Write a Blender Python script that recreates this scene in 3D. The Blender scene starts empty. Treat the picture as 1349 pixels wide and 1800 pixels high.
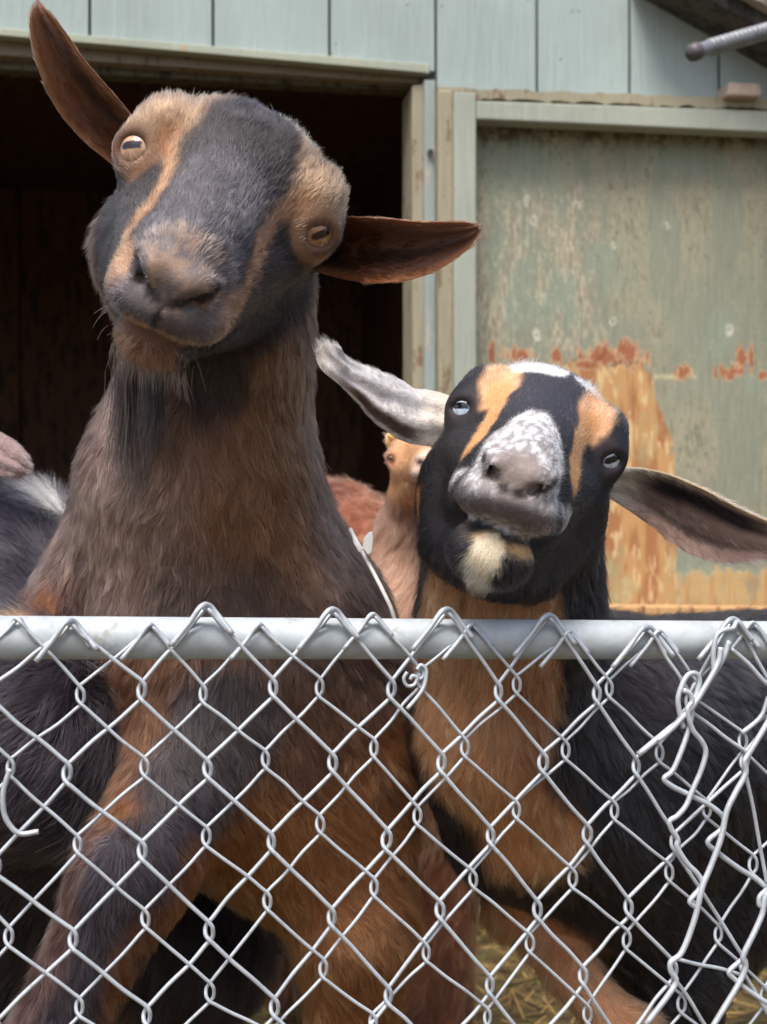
import bpy, math, random
import numpy as np
random.seed(4)
rng = np.random.default_rng(7)

# ------------------------------------------------------------------ camera, sky, sun, exposure
SC = bpy.context.scene
COL = SC.collection
F = 2250.0           # focal length in pixels of the 1349-wide photograph
H = 0.80             # eye height of the camera above the yard
cam_d = bpy.data.cameras.new('camera'); cam = bpy.data.objects.new('camera', cam_d); COL.objects.link(cam)
cam.location = (0, 0, H); cam.rotation_euler = (math.radians(90), 0, 0)
cam_d.sensor_fit = 'HORIZONTAL'; cam_d.sensor_width = 24.0; cam_d.lens = 24.0 * F / 1349.0
cam_d.clip_start = 0.05; cam_d.clip_end = 400
cam_d.dof.use_dof = True; cam_d.dof.focus_distance = 0.93; cam_d.dof.aperture_fstop = 9.0
SC.camera = cam

world = bpy.data.worlds.new('World'); SC.world = world; world.use_nodes = True
wn = world.node_tree
sky = wn.nodes.new('ShaderNodeTexSky'); sky.sky_type = 'NISHITA'; sky.sun_disc = False
SUN_EL, SUN_ROT = 62.0, 200.0
sky.sun_elevation = math.radians(SUN_EL); sky.sun_rotation = math.radians(SUN_ROT)
sky.air_density = 1.0; sky.dust_density = 5.0; sky.ozone_density = 1.0
wn.links.new(sky.outputs[0], wn.nodes['Background'].inputs[0])
wn.nodes['Background'].inputs[1].default_value = 0.13

sun_d = bpy.data.lights.new('sun', 'SUN'); sun_d.energy = 2.1; sun_d.angle = math.radians(24); sun_d.color = (1.0, 0.96, 0.9)
sun = bpy.data.objects.new('sun', sun_d); COL.objects.link(sun)
# sky sun_rotation is measured clockwise from +Y seen from above
_a, _e = math.radians(SUN_ROT), math.radians(SUN_EL)
_dir = np.array([math.sin(_a) * math.cos(_e), math.cos(_a) * math.cos(_e), math.sin(_e)])
from mathutils import Vector, Matrix
sun.rotation_euler = Vector(_dir).to_track_quat('Z', 'Y').to_euler()

SC.view_settings.view_transform = 'Standard'; SC.view_settings.look = 'None'
SC.view_settings.exposure = 0.85; SC.view_settings.gamma = 1.0
SC.cycles.max_bounces = 6

# ------------------------------------------------------------------ small helpers
def P(px, py, d):
    return np.array([(px - 674.5) / F * d, d, H - (py - 900.0) / F * d])
def nrm(v):
    v = np.asarray(v, float); return v / (np.linalg.norm(v, axis=-1, keepdims=True) + 1e-12)
def s2l(c):
    c = np.asarray(c, float) / 255.0
    return np.where(c <= 0.04045, c / 12.92, ((c + 0.055) / 1.055) ** 2.4)

_G = np.random.default_rng(11).random((64, 64, 64)).astype(np.float32)
def noise3(p, s=1.0, off=0):
    p = np.asarray(p, np.float64) * s + off * 7.31 + 100
    i = np.floor(p).astype(int); f = p - i; f = f * f * (3 - 2 * f)
    r = 0
    for dx in (0, 1):
        for dy in (0, 1):
            for dz in (0, 1):
                w = (f[..., 0] if dx else 1 - f[..., 0]) * (f[..., 1] if dy else 1 - f[..., 1]) * (f[..., 2] if dz else 1 - f[..., 2])
                r = r + w * _G[(i[..., 0] + dx) & 63, (i[..., 1] + dy) & 63, (i[..., 2] + dz) & 63]
    return r
def fbm(p, s=1.0, o=3, off=0):
    r = 0; a = 0.5; t = 0
    for k in range(o):
        r = r + a * noise3(p, s * 2 ** k, off + k); t += a; a *= 0.55
    return r / t
def sst(a, b, x):
    t = np.clip((x - a) / (b - a + 1e-12), 0, 1); return t * t * (3 - 2 * t)
def mixc(c, m, n):
    return c * (1 - m[:, None]) + np.asarray(n)[None, :] * m[:, None] if np.ndim(n) == 1 else c * (1 - m[:, None]) + n * m[:, None]

def mesh_obj(name, v, f, mat=None, parent=None, smooth=True, col=None):
    me = bpy.data.meshes.new(name)
    v = np.asarray(v, np.float32)
    if isinstance(f, np.ndarray):
        n = len(f); k = f.shape[1]
        me.vertices.add(len(v)); me.vertices.foreach_set('co', v.ravel())
        me.loops.add(n * k); me.loops.foreach_set('vertex_index', f.astype(np.int32).ravel())
        me.polygons.add(n); me.polygons.foreach_set('loop_start', np.arange(0, n * k, k, dtype=np.int32))
        me.update(calc_edges=True); me.validate()
    else:
        me.from_pydata([tuple(map(float, p)) for p in v], [], [tuple(map(int, q)) for q in f]); me.update()
    if smooth: me.polygons.foreach_set('use_smooth', np.ones(len(me.polygons), bool))
    if col is not None:
        a = me.color_attributes.new('col', 'FLOAT_COLOR', 'POINT')
        a.data.foreach_set('color', np.concatenate([col, np.ones((len(col), 1))], 1).astype(np.float32).ravel())
    if mat: me.materials.append(mat)
    o = bpy.data.objects.new(name, me); COL.objects.link(o)
    if parent: adopt(o, parent)
    return o
def adopt(o, parent):
    o.parent = parent
    o.matrix_parent_inverse = Matrix.Translation(parent.location).inverted()
def thing(name, label, cat, loc, group=None):
    o = bpy.data.objects.new(name, None); COL.objects.link(o); o.location = tuple(map(float, loc)); o.empty_display_size = 0.05
    o['label'] = label; o['category'] = cat
    if group: o['group'] = group
    return o
def tag(o, label, cat, group=None):
    o['label'] = label; o['category'] = cat
    if group: o['group'] = group
    return o

class MB:
    """collects simple shapes for one mesh"""
    def __init__(s): s.v = []; s.f = []
    def add(s, v, f):
        b = len(s.v); s.v += [tuple(map(float, p)) for p in v]; s.f += [tuple(b + i for i in q) for q in f]; return s
    def hexa(s, a, b):      # two quads (front a, back b) same order
        v = list(a) + list(b)
        return s.add(v, [(0, 1, 2, 3), (7, 6, 5, 4), (0, 4, 5, 1), (1, 5, 6, 2), (2, 6, 7, 3), (3, 7, 4, 0)])
    def prism(s, poly, n):
        k = len(poly); v = list(poly) + [np.array(p) + n for p in poly]
        return s.add(v, [tuple(range(k)), tuple(range(2 * k - 1, k - 1, -1))] + [(i, i + k, (i + 1) % k + k, (i + 1) % k) for i in range(k)])
    def tube(s, pts, r, n=8, cap=True):
        pts = np.asarray(pts, float); m = len(pts); r = np.ones(m) * r
        t = nrm(np.gradient(pts, axis=0)); u = np.cross(t[0], [0.3, 0.2, 0.9]); u = u / np.linalg.norm(u)
        v = []
        for i in range(m):
            u = u - t[i] * np.dot(u, t[i]); u /= np.linalg.norm(u); w = np.cross(t[i], u)
            for k in range(n):
                a = 2 * math.pi * k / n; v.append(pts[i] + r[i] * (u * math.cos(a) + w * math.sin(a)))
        f = [(i * n + k, i * n + (k + 1) % n, (i + 1) * n + (k + 1) % n, (i + 1) * n + k) for i in range(m - 1) for k in range(n)]
        if cap: f += [tuple(range(n - 1, -1, -1)), tuple((m - 1) * n + k for k in range(n))]
        return s.add(v, f)
    def build(s, name, mat, parent=None, smooth=False, bevel=0):
        o = mesh_obj(name, s.v, s.f, mat, parent, smooth)
        if bevel:
            b = o.modifiers.new('bevel', 'BEVEL'); b.width = bevel; b.segments = 2; b.limit_method = 'ANGLE'
        return o
def crom(pts, n=6):
    pts = np.asarray(pts, float); q = np.vstack([2 * pts[0] - pts[1], pts, 2 * pts[-1] - pts[-2]]); out = []
    for i in range(1, len(q) - 2):
        for k in range(n):
            t = k / n; a, b, c, d = q[i - 1], q[i], q[i + 1], q[i + 2]
            out.append(0.5 * (2 * b + (c - a) * t + (2 * a - 5 * b + 4 * c - d) * t * t + (3 * b - 3 * c + d - a) * t ** 3))
    out.append(q[-2]); return np.array(out)

# ------------------------------------------------------------------ materials
def newmat(name):
    m = bpy.data.materials.new(name); m.use_nodes = True; nt = m.node_tree
    return m, nt, nt.nodes['Principled BSDF']
def ramp(nt, fac, stops):
    r = nt.nodes.new('ShaderNodeValToRGB'); nt.links.new(fac, r.inputs[0])
    while len(r.color_ramp.elements) < len(stops): r.color_ramp.elements.new(0.5)
    for e, (p, c) in zip(r.color_ramp.elements, stops):
        e.position = p; e.color = (*c, 1) if len(c) == 3 else c
    return r.outputs[0]
def tex(nt, scale, detail=5, stretch=(1, 1, 1), rough=0.6, kind='Object', dist=0.0):
    tc = nt.nodes.new('ShaderNodeTexCoord'); mp = nt.nodes.new('ShaderNodeMapping'); mp.inputs['Scale'].default_value = stretch
    nz = nt.nodes.new('ShaderNodeTexNoise'); nz.inputs['Scale'].default_value = scale; nz.inputs['Detail'].default_value = detail
    nz.inputs['Roughness'].default_value = rough; nz.inputs['Distortion'].default_value = dist
    nt.links.new(tc.outputs[kind], mp.inputs[0]); nt.links.new(mp.outputs[0], nz.inputs['Vector']); return nz.outputs['Fac']
def mixn(nt, fac, a, b, mode='MIX'):
    m = nt.nodes.new('ShaderNodeMix'); m.data_type = 'RGBA'; m.blend_type = mode
    for sock, val in ((0, fac), (6, a), (7, b)):
        if hasattr(val, 'is_linked') or hasattr(val, 'links'): nt.links.new(val, m.inputs[sock])
        elif sock == 0: m.inputs[0].default_value = val
        else: m.inputs[sock].default_value = (*val, 1)
    return m.outputs[2]
def bump(nt, bs, h, strength=0.4, dist=0.002):
    b = nt.nodes.new('ShaderNodeBump'); b.inputs['Strength'].default_value = strength; b.inputs['Distance'].default_value = dist
    nt.links.new(h, b.inputs['Height']); nt.links.new(b.outputs[0], bs.inputs['Normal'])

def paint_mat(name, base, wear, wear_amt=0.62, rough=0.75, grime=(0.10, 0.09, 0.07)):
    m, nt, bs = newmat(name)
    grain = tex(nt, 9, 8, (14, 14, 0.9), 0.65, dist=0.3)
    big = tex(nt, 3.0, 4)
    c0 = ramp(nt, big, [(0.3, tuple(base * 0.86)), (0.7, tuple(np.clip(base * 1.12, 0, 1)))])
    c1 = mixn(nt, ramp(nt, grain, [(0.45, (0, 0, 0)), (0.75, (0.35, 0.35, 0.35))]), c0, tuple(base * 1.35))
    w = tex(nt, 14, 9, (3, 3, 0.8), 0.75)
    wm = ramp(nt, w, [(wear_amt, (0, 0, 0)), (wear_amt + 0.06, (1, 1, 1))])
    c2 = mixn(nt, wm, c1, tuple(wear))
    sp = tex(nt, 60, 3, (1, 1, 0.6)); spm = ramp(nt, sp, [(0.70, (0, 0, 0)), (0.74, (0.8, 0.8, 0.8))])
    c3 = mixn(nt, spm, c2, grime)
    nt.links.new(c3, bs.inputs['Base Color']); bs.inputs['Roughness'].default_value = rough
    bump(nt, bs, grain, 0.7, 0.0035); return m
M_SIDING = paint_mat('painted_siding', s2l((150, 165, 163)), s2l((176, 172, 150)), 0.66)
M_TRIM = paint_mat('painted_trim', s2l((154, 160, 144)), s2l((170, 150, 118)), 0.60)
M_STILE = paint_mat('painted_stile', s2l((154, 160, 148)), s2l((180, 172, 140)), 0.68)
M_WORN = paint_mat('worn_edge', s2l((148, 142, 120)), s2l((112, 90, 66)), 0.55)
M_JAMBB = paint_mat('jamb_blue', s2l((140, 152, 150)), s2l((176, 160, 140)), 0.57)
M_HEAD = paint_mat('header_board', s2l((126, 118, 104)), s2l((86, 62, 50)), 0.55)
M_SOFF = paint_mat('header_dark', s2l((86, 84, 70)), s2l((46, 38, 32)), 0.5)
M_GROOVE = paint_mat('groove_back', s2l((74, 84, 82)), s2l((60, 56, 50)), 0.6)
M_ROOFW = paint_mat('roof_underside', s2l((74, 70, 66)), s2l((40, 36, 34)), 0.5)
M_FASC = paint_mat('roof_fascia', s2l((150, 146, 136)), s2l((90, 80, 70)), 0.55)
M_BLOCK = paint_mat('wood_block', s2l((176, 158, 144)), s2l((140, 110, 84)), 0.6)
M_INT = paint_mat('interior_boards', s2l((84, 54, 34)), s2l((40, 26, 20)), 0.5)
M_SAND = paint_mat('sill_board', s2l((186, 146, 100)), s2l((110, 70, 40)), 0.55)

def attr_mat(name, rough=0.7, bumpy=0.0, scale=400, spec=0.5, nz=0.25):
    m, nt, bs = newmat(name)
    a = nt.nodes.new('ShaderNodeAttribute'); a.attribute_name = 'col'
    n = tex(nt, scale, 4)
    c = mixn(nt, nz, a.outputs['Color'], ramp(nt, n, [(0.3, (0.3, 0.3, 0.3)), (0.7, (1, 1, 1))]), 'MULTIPLY')
    nt.links.new(c, bs.inputs['Base Color']); bs.inputs['Roughness'].default_value = rough
    bs.inputs['Specular IOR Level'].default_value = spec
    if bumpy: bump(nt, bs, n, bumpy, 0.001)
    return m
M_SKIN = attr_mat('goat_hide', 0.65, 0.5, 600, 0.35)
M_EYE = attr_mat('goat_eye', 0.06, 0, 500, 0.6, 0.1)
M_DOORP = attr_mat('peeling_door_paint', 0.7, 0.4, 260, 0.35, 0.2)
def fur_mat():
    m = bpy.data.materials.new('goat_fur'); m.use_nodes = True; nt = m.node_tree; nt.nodes.clear()
    out = nt.nodes.new('ShaderNodeOutputMaterial'); h = nt.nodes.new('ShaderNodeBsdfHairPrincipled')
    h.model = 'CHIANG'; h.parametrization = 'COLOR'
    a = nt.nodes.new('ShaderNodeAttribute'); a.attribute_name = 'col'
    nt.links.new(a.outputs['Color'], h.inputs['Color'])
    h.inputs['Roughness'].default_value = 0.42; h.inputs['Radial Roughness'].default_value = 0.55; h.inputs['Coat'].default_value = 0.0
    h.inputs['IOR'].default_value = 1.45
    h.inputs['Random Roughness'].default_value = 0.3
    nt.links.new(h.outputs[0], out.inputs[0]); return m
M_FUR = fur_mat()

def zinc(name, base, rough=0.42, met=.55):
    m, nt, bs = newmat(name)
    n = tex(nt, 40, 6); n2 = tex(nt, 220, 4)
    c = ramp(nt, n, [(0.30, tuple(base * 0.78)), (0.55, tuple(base)), (0.75, tuple(np.clip(base * 1.12, 0, 1)))])
    rs = ramp(nt, tex(nt, 24, 7, rough=0.75), [(0.60, (0, 0, 0)), (0.70, (0.6, 0.6, 0.6))])
    c = mixn(nt, rs, c, tuple(s2l((120, 108, 92))))
    nt.links.new(c, bs.inputs['Base Color']); bs.inputs['Metallic'].default_value = met
    nt.links.new(ramp(nt, n2, [(0.3, (rough - 0.08,) * 3), (0.7, (rough + 0.2,) * 3)]), bs.inputs['Roughness'])
    bump(nt, bs, n2, 0.25, 0.0006); return m
M_RAIL = zinc('galvanised_rail', s2l((176, 184, 188)), 0.62, .25)
M_WIRE = zinc('galvanised_wire', s2l((186, 193, 200)), 0.45, .42)
M_BAR = zinc('grey_bar', s2l((126, 129, 134)), 0.5)
M_BARTIP = zinc('grey_bar_tip', s2l((96, 92, 96)), 0.6)
m_, nt_, bs_ = newmat('white_plastic'); nt_.links.new(ramp(nt_, tex(nt_, 60), [(0.3, (0.72, 0.72, 0.7)), (0.7, (0.86, 0.86, 0.84))]), bs_.inputs['Base Color']); bs_.inputs['Roughness'].default_value = 0.4
M_WHITE = m_
m_, nt_, bs_ = newmat('yard_ground')
nt_.links.new(ramp(nt_, tex(nt_, 14, 9, rough=0.75), [(0.3, tuple(s2l((52, 42, 28)))), (0.55, tuple(s2l((98, 82, 50)))), (0.75, tuple(s2l((150, 128, 80))))]), bs_.inputs['Base Color'])
bs_.inputs['Roughness'].default_value = 0.95; bump(nt_, bs_, tex(nt_, 50, 8), 0.8, 0.02); M_GROUND = m_
M_STRAW = attr_mat('straw', 0.7, 0, 300, 0.3)

# ------------------------------------------------------------------ ground
g = mesh_obj('ground', [(-60, -60, 0), (60, -60, 0), (60, 60, 0), (-60, 60, 0)], [(0, 1, 2, 3)], M_GROUND, smooth=False); g['kind'] = 'structure'
def straw():
    n = 9000
    c = np.stack([rng.uniform(-1.2, 1.6, n), rng.uniform(1.0, 2.5, n), rng.uniform(0.003, 0.03, n)], 1)
    a = rng.uniform(0, math.pi, n); L = rng.uniform(0.02, 0.07, n); tilt = rng.normal(0, 0.25, n)
    d = np.stack([np.cos(a), np.sin(a), tilt], 1); w = np.stack([-np.sin(a), np.cos(a), rng.normal(0, .5, n)], 1) * 0.0012
    v = np.stack([c - d * L[:, None] / 2 - w, c - d * L[:, None] / 2 + w, c + d * L[:, None] / 2 + w, c + d * L[:, None] / 2 - w], 1)
    v[..., 2] = np.maximum(v[..., 2], 0.002)
    f = np.arange(4 * n).reshape(n, 4)
    cc = s2l((168, 140, 84))[None] * rng.uniform(0.35, 1.2, (n, 1)); k = rng.random(n) < 0.3; cc[k] = s2l((104, 112, 50)) * rng.uniform(.5, 1.1, (k.sum(), 1))
    o = mesh_obj('straw', v.reshape(-1, 3), f, M_STRAW, col=np.repeat(cc, 4, 0)); o['kind'] = 'stuff'
    tag(o, 'scattered straw and hay litter on the yard ground', 'straw')
straw()

# ------------------------------------------------------------------ barn wall
WK, WD = 0.20, 2.40
WN = nrm(np.array([-WK, 1.0, 0.0]))      # into the wall
WT = nrm(np.array([1.0, WK, 0.0]))       # along the wall
def W(px, py, off=0.0):
    u = (px - 674.5) / F; d = (WD - off) / (1 - u * WK); return P(px, py, d)
def board(mb, poly, off, thick):
    pts = [W(x, y, off) for x, y in poly]; mb.prism(pts, WN * thick)
def tess_board(poly, off, thick): pass

barn = thing('barn', 'weathered pale green wooden barn with vertical siding and dark open doorway', 'barn', W(700, 900) * [1, 1, 0])
GX = [158, 375, 580, 767, 945, 1108, 1265]
xs = [-1500, -1240, -980, -740, -500, -280, -60] + GX + [1412, 1550, 1680, 1800, 1910, 2020, 2120]
def ylow(x):
    if x <= 752: return 62 + (x - 0) * 63 / 750.0
    return 196
mb = MB()
for a, b in zip(xs[:-1], xs[1:]):
    g0 = 2.6
    if a < 752 < b or b == 767:
        board(mb, [(a + g0, -420), (b - g0, -420), (b - g0, ylow(751)), (a + g0, ylow(a))], 0, .016)
    else:
        board(mb, [(a + g0, -420), (b - g0, -420), (b - g0, ylow(b)), (a + g0, ylow(a))], 0, .016)
sid = mb.build('siding', M_SIDING, barn, bevel=0.0015)
mb = MB(); board(mb, [(-1500, -420), (2120, -420), (2120, 192), (752, 192), (752, 120), (-1500, -66)], -.012, .02); mb.build('sheathing', M_GROOVE, barn)
# lower siding right of the sliding door and left of the doorway
mb = MB(); B2 = MB()
for a, b in zip([1440, 1550, 1680, 1800, 1910, 2020], [1550, 1680, 1800, 1910, 2020, 2120]):
    board(mb, [(a + 2.6, 197), (b - 2.6, 197), (b - 2.6, 1640), (a + 2.6, 1640)], -.001, .016)
for a, b in zip([-1500, -1240, -980, -740], [-1240, -980, -740, -560]):
    board(B2, [(a + 2.6, ylow(a) + 1), (b - 2.6, ylow(b) + 1), (b - 2.6, 1640), (a + 2.6, 1640)], -.001, .016)
B2.build('siding', M_SIDING, barn, bevel=0.0015)
mb.build('siding', M_SIDING, barn, bevel=0.0015)
# header trim
hl = lambda x, a, b: a + (b - a) * x / 750.0
mb = MB(); board(mb, [(-560, hl(-560, 48, 112)), (756, hl(756, 48, 112)), (756, hl(756, 62, 128)), (-560, hl(-560, 62, 128))], .010, .026); mb.build('header_trim', M_TRIM, barn, bevel=.002)
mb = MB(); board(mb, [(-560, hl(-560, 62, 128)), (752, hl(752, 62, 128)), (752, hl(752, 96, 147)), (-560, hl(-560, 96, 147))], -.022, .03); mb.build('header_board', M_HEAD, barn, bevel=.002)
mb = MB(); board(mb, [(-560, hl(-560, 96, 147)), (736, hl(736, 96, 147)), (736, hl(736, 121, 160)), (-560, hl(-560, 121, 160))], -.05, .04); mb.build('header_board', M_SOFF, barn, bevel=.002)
# door jamb boards
mb = MB(); board(mb, [(725, 150), (746, 146), (748, 1640), (729, 1640)], -.004, .09); mb.build('jamb', M_WORN, barn, bevel=.003)
mb = MB(); board(mb, [(746.5, 140), (766, 140), (767, 1640), (749, 1640)], .006, .03); mb.build('jamb', M_JAMBB, barn, bevel=.002)
mb = MB(); board(mb, [(766.5, 196), (775, 196), (776, 1640), (767.5, 1640)], -.03, .03); mb.build('jamb_gap', M_ROOFW, barn)
mb = MB(); mb.tube([W(757, 267, .008), W(757, 267, .016)], .006, 10); mb.build('nail_head', M_ROOFW, barn)
# interior box
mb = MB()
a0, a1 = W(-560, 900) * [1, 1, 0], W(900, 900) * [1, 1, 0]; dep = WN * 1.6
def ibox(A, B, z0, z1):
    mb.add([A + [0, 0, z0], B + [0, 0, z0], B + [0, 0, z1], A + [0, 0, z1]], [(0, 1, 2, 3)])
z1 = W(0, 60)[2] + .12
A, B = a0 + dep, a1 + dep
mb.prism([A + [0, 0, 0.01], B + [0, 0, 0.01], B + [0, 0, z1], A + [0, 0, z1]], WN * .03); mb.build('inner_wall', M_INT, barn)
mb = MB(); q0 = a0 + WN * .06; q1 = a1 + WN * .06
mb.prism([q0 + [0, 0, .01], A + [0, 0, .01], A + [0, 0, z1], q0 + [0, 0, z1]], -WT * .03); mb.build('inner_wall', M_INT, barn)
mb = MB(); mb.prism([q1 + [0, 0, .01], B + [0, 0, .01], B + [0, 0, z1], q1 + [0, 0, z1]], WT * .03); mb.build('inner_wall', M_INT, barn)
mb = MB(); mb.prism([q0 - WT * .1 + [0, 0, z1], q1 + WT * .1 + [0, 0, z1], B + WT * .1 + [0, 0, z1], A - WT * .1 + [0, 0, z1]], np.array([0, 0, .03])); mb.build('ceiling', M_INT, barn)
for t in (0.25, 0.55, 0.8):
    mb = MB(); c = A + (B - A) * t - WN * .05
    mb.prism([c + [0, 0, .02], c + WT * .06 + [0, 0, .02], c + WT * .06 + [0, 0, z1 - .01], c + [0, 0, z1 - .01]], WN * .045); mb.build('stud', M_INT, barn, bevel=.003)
# roof
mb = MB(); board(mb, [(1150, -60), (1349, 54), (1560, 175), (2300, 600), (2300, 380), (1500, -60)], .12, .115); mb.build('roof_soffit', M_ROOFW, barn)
mb = MB(); board(mb, [(1225, -60), (1349, 11), (1560, 132), (2300, 556), (2300, 500), (1300, -60)], .15, .027); mb.build('roof_fascia', M_FASC, barn, bevel=.003)

# sliding door
door = thing('sliding_door', 'green sliding barn door with peeling paint and bare orange wood low down', 'door', W(1100, 1080, .02))
mb = MB(); board(mb, [(771, 156), (798, 158), (800, 1640), (773, 1640)], .026, .045); mb.build('stile_edge', M_WORN, door, bevel=.004)
mb = MB(); board(mb, [(798.5, 160), (838, 162), (839, 1640), (800.5, 1640)], .030, .045); mb.build('stile', M_STILE, door, bevel=.003)
mb = MB(); board(mb, [(1400, 180), (1440, 182), (1440, 1640), (1400, 1640)], .030, .045); mb.build('stile', M_STILE, door, bevel=.003)
mb = MB(); board(mb, [(838.5, 176), (1400, 196), (1400, 234), (838.5, 209)], .030, .045); mb.build('top_rail', M_STILE, door, bevel=.003)
mb = MB()
xx = np.linspace(771, 1440, 60)
top = [(x, 154 + (x - 771) * .034 + random.uniform(-3, 1.5)) for x in xx]; bot = [(x, 160 + (x - 771) * .034 + (random.uniform(8, 14) if x > 838 else -1)) for x in xx[::-1]]
for i in range(59):
    board(mb, [top[i], top[i + 1], bot[58 - i], bot[59 - i]], .022, .05)
mb.build('top_edge', M_WORN, door)
mb = MB(); board(mb, [(839, 1062), (1400, 1068), (1400, 1130), (839, 1130)], .034, .05); mb.build('bottom_rail', M_SAND, door, bevel=.004)
# door panel: fine grid so that the peeling can have its own outline
def panel():
    nx, ny = 420, 640
    X = np.linspace(836, 1403, nx); Y = np.linspace(190, 1640, ny); XX, YY = np.meshgrid(X, Y)
    u = (XX - 674.5) / F; d = (WD + .035) / (1 - u * WK)
    V = np.stack([(XX - 674.5) / F * d, d, H - (YY - 900) / F * d], -1).reshape(-1, 3)
    x, y = XX.ravel(), YY.ravel(); q = np.stack([x, y, 0 * x], 1)
    n1 = fbm(q * [1, .25, 1], 1 / 14., 4); n2 = fbm(q * [1, .35, 1], 1 / 60., 3, 5); n3 = fbm(q, 1 / 9., 3, 9); n4 = fbm(q * [1, .12, 1], 1 / 5., 3, 12)
    c = np.tile(s2l((136, 140, 122)), (len(x), 1))
    c = mixc(c, sst(.45, .62, n2), s2l((150, 148, 126)))
    c = mixc(c, sst(.5, .7, fbm(q, 1 / 110., 2, 31)) * .5, s2l((136, 150, 132)))
    c *= (0.86 + .28 * n4)[:, None]
    # weathered brown wood showing through in vertical streaks
    area = sst(300, 360, y) * (1 - sst(600, 690, y)) * (1 - sst(1000, 1110, x))
    c = mixc(c, sst(.50, .68, n1 * .6 + n2 * .4 + .06 * area - .02) * (.2 + .35 * area), s2l((148, 132, 112)))
    n6 = fbm(q * [1, .3, 1], 1 / 4., 3, 52)
    c = mixc(c, sst(.60, .68, n6 * .6 + n1 * .4 + .06 * area * (fbm(q, 1 / 50., 2, 60) + .3)) * (.12 + .36 * area), s2l((198, 190, 166)))
    for cx, cy, r in ((943, 588, 7), (1078, 565, 5), (1283, 577, 7), (925, 352, 6), (938, 385, 6), (1015, 360, 5), (1078, 430, 5), (1172, 395, 5), (975, 238, 4), (1158, 245, 3)):
        rr = np.hypot(x - cx, (y - cy) * .6) + 9 * (n3 - .5) + 5 * (n6 - .5)
        c = mixc(c, (1 - sst(r - 2, r + 1.5, rr)) * sst(r * .15, r * .6, rr) * .8 * sst(.3, .5, n6), s2l((206, 204, 188)))
    n7 = fbm(q * [1, .22, 1], 1 / 2.2, 3, 66)
    c = mixc(c, sst(.58, .66, n7 * .6 + n2 * .4 + .05 * area) * (.12 + .28 * area), s2l((196, 190, 170)))
    c = mixc(c, sst(.60, .68, fbm(q * [1, .3, 1], 1 / 3., 3, 81) * .6 + n2 * .4) * .5, s2l((96, 96, 80)))
    # shadow under the rail painted into the colour, broken into grimy streaks
    c = mixc(c, (1 - sst(228, 262, y + 40 * (n1 - .5) - (x - 836) * .03)) * sst(.42, .6, fbm(q * [1, .6, 1], 1 / 13., 3, 40)) * .8, s2l((86, 60, 48)))
    # bare wood
    rag = (n1 - .5) * 60 + (n3 - .5) * 24
    rb = np.interp(y, [600, 640, 700, 760, 850, 1000, 1100, 1640], [1120, 1140, 1150, 1178, 1188, 1192, 1200, 1220])
    lb = np.interp(y, [600, 650, 700, 900, 1640], [1010, 985, 960, 850, 850])
    m = sst(-3, 3, np.minimum.reduce([y - 640 + rag, rb - x + rag * .35, x - lb + rag * .3]))
    wood = np.tile(s2l((188, 146, 96)), (len(x), 1))
    wood = mixc(wood, sst(.45, .62, fbm(q * [1, .2, 1], 1 / 20., 4, 21)), s2l((164, 112, 72)))
    wood = mixc(wood, sst(.55, .66, fbm(q * [1, .3, 1], 1 / 9., 4, 25)) * .8, s2l((214, 186, 140)))
    wood = mixc(wood, sst(.50, .75, fbm(q * [1, .5, 1], 1 / 34., 4, 27)) * .7, s2l((160, 154, 116)))
    c = mixc(c, m, wood)
    low = sst(-6, 6, y - 1004 + rag * .7) * (1 - m)
    c = mixc(c, low * sst(.34, .5, n1 * .5 + n2 * .5), s2l((184, 158, 112)))
    c = mixc(c, low * sst(.45, .7, n4) * .7, s2l((176, 122, 74)))
    for (cx, cy, w, h) in ((867, 628, 9, 22), (915, 624, 24, 15), (976, 628, 12, 16), (1075, 628, 62, 20), (1100, 618, 22, 20), (1030, 642, 26, 10), (1202, 654, 17, 13), (1310, 632, 20, 24), (1285, 652, 26, 12), (1345, 660, 14, 8)):
        k = 1 - np.hypot((x - cx) / w, (y - cy) / h) + (n4 - .5) * 2.2 + (n6 - .5) * 1.1
        c = mixc(c, sst(-.05, .15, k), s2l((194, 160, 124))); c = mixc(c, sst(.12, .45, k + (n3 - .5) * .5), s2l((156, 98, 70)))
    c = mixc(c, (1 - sst(2, 5, np.abs(y - 662 + 8 * (n3 - .5)))) * sst(.48, .6, n2 + n1 * .2 - .1) * (x > 1150) * .7, s2l((196, 190, 150)))
    V = V - WN[None] * ((n4 - .5) * .0016 - .0011 * m + .0012 * low)[:, None]
    i = np.arange(nx * ny).reshape(ny, nx); f = np.stack([i[:-1, :-1], i[1:, :-1], i[1:, 1:], i[:-1, 1:]], -1).reshape(-1, 4)
    # close it into a slab
    nv = len(V); back = V + WN[None] * .014
    rim = np.concatenate([i[0, :], i[1:, -1], i[-1, -2::-1], i[-2:0:-1, 0]])
    r2 = np.roll(rim, -1); side = np.stack([rim, r2, r2 + nv, rim + nv], 1)
    f = np.concatenate([f, f[:, ::-1] + nv, side])
    return mesh_obj('panel', np.concatenate([V, back]), f, M_DOORP, door, True, np.concatenate([c, c]))
panel()
b = MB(); board(b, [(1282, 143), (1338, 146), (1340, 169), (1281, 167)], .05, .07); tag(b.build('wood_block', M_BLOCK, bevel=.004), 'small square pinkish wood block resting on the top edge of the sliding door', 'wood block')
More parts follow.
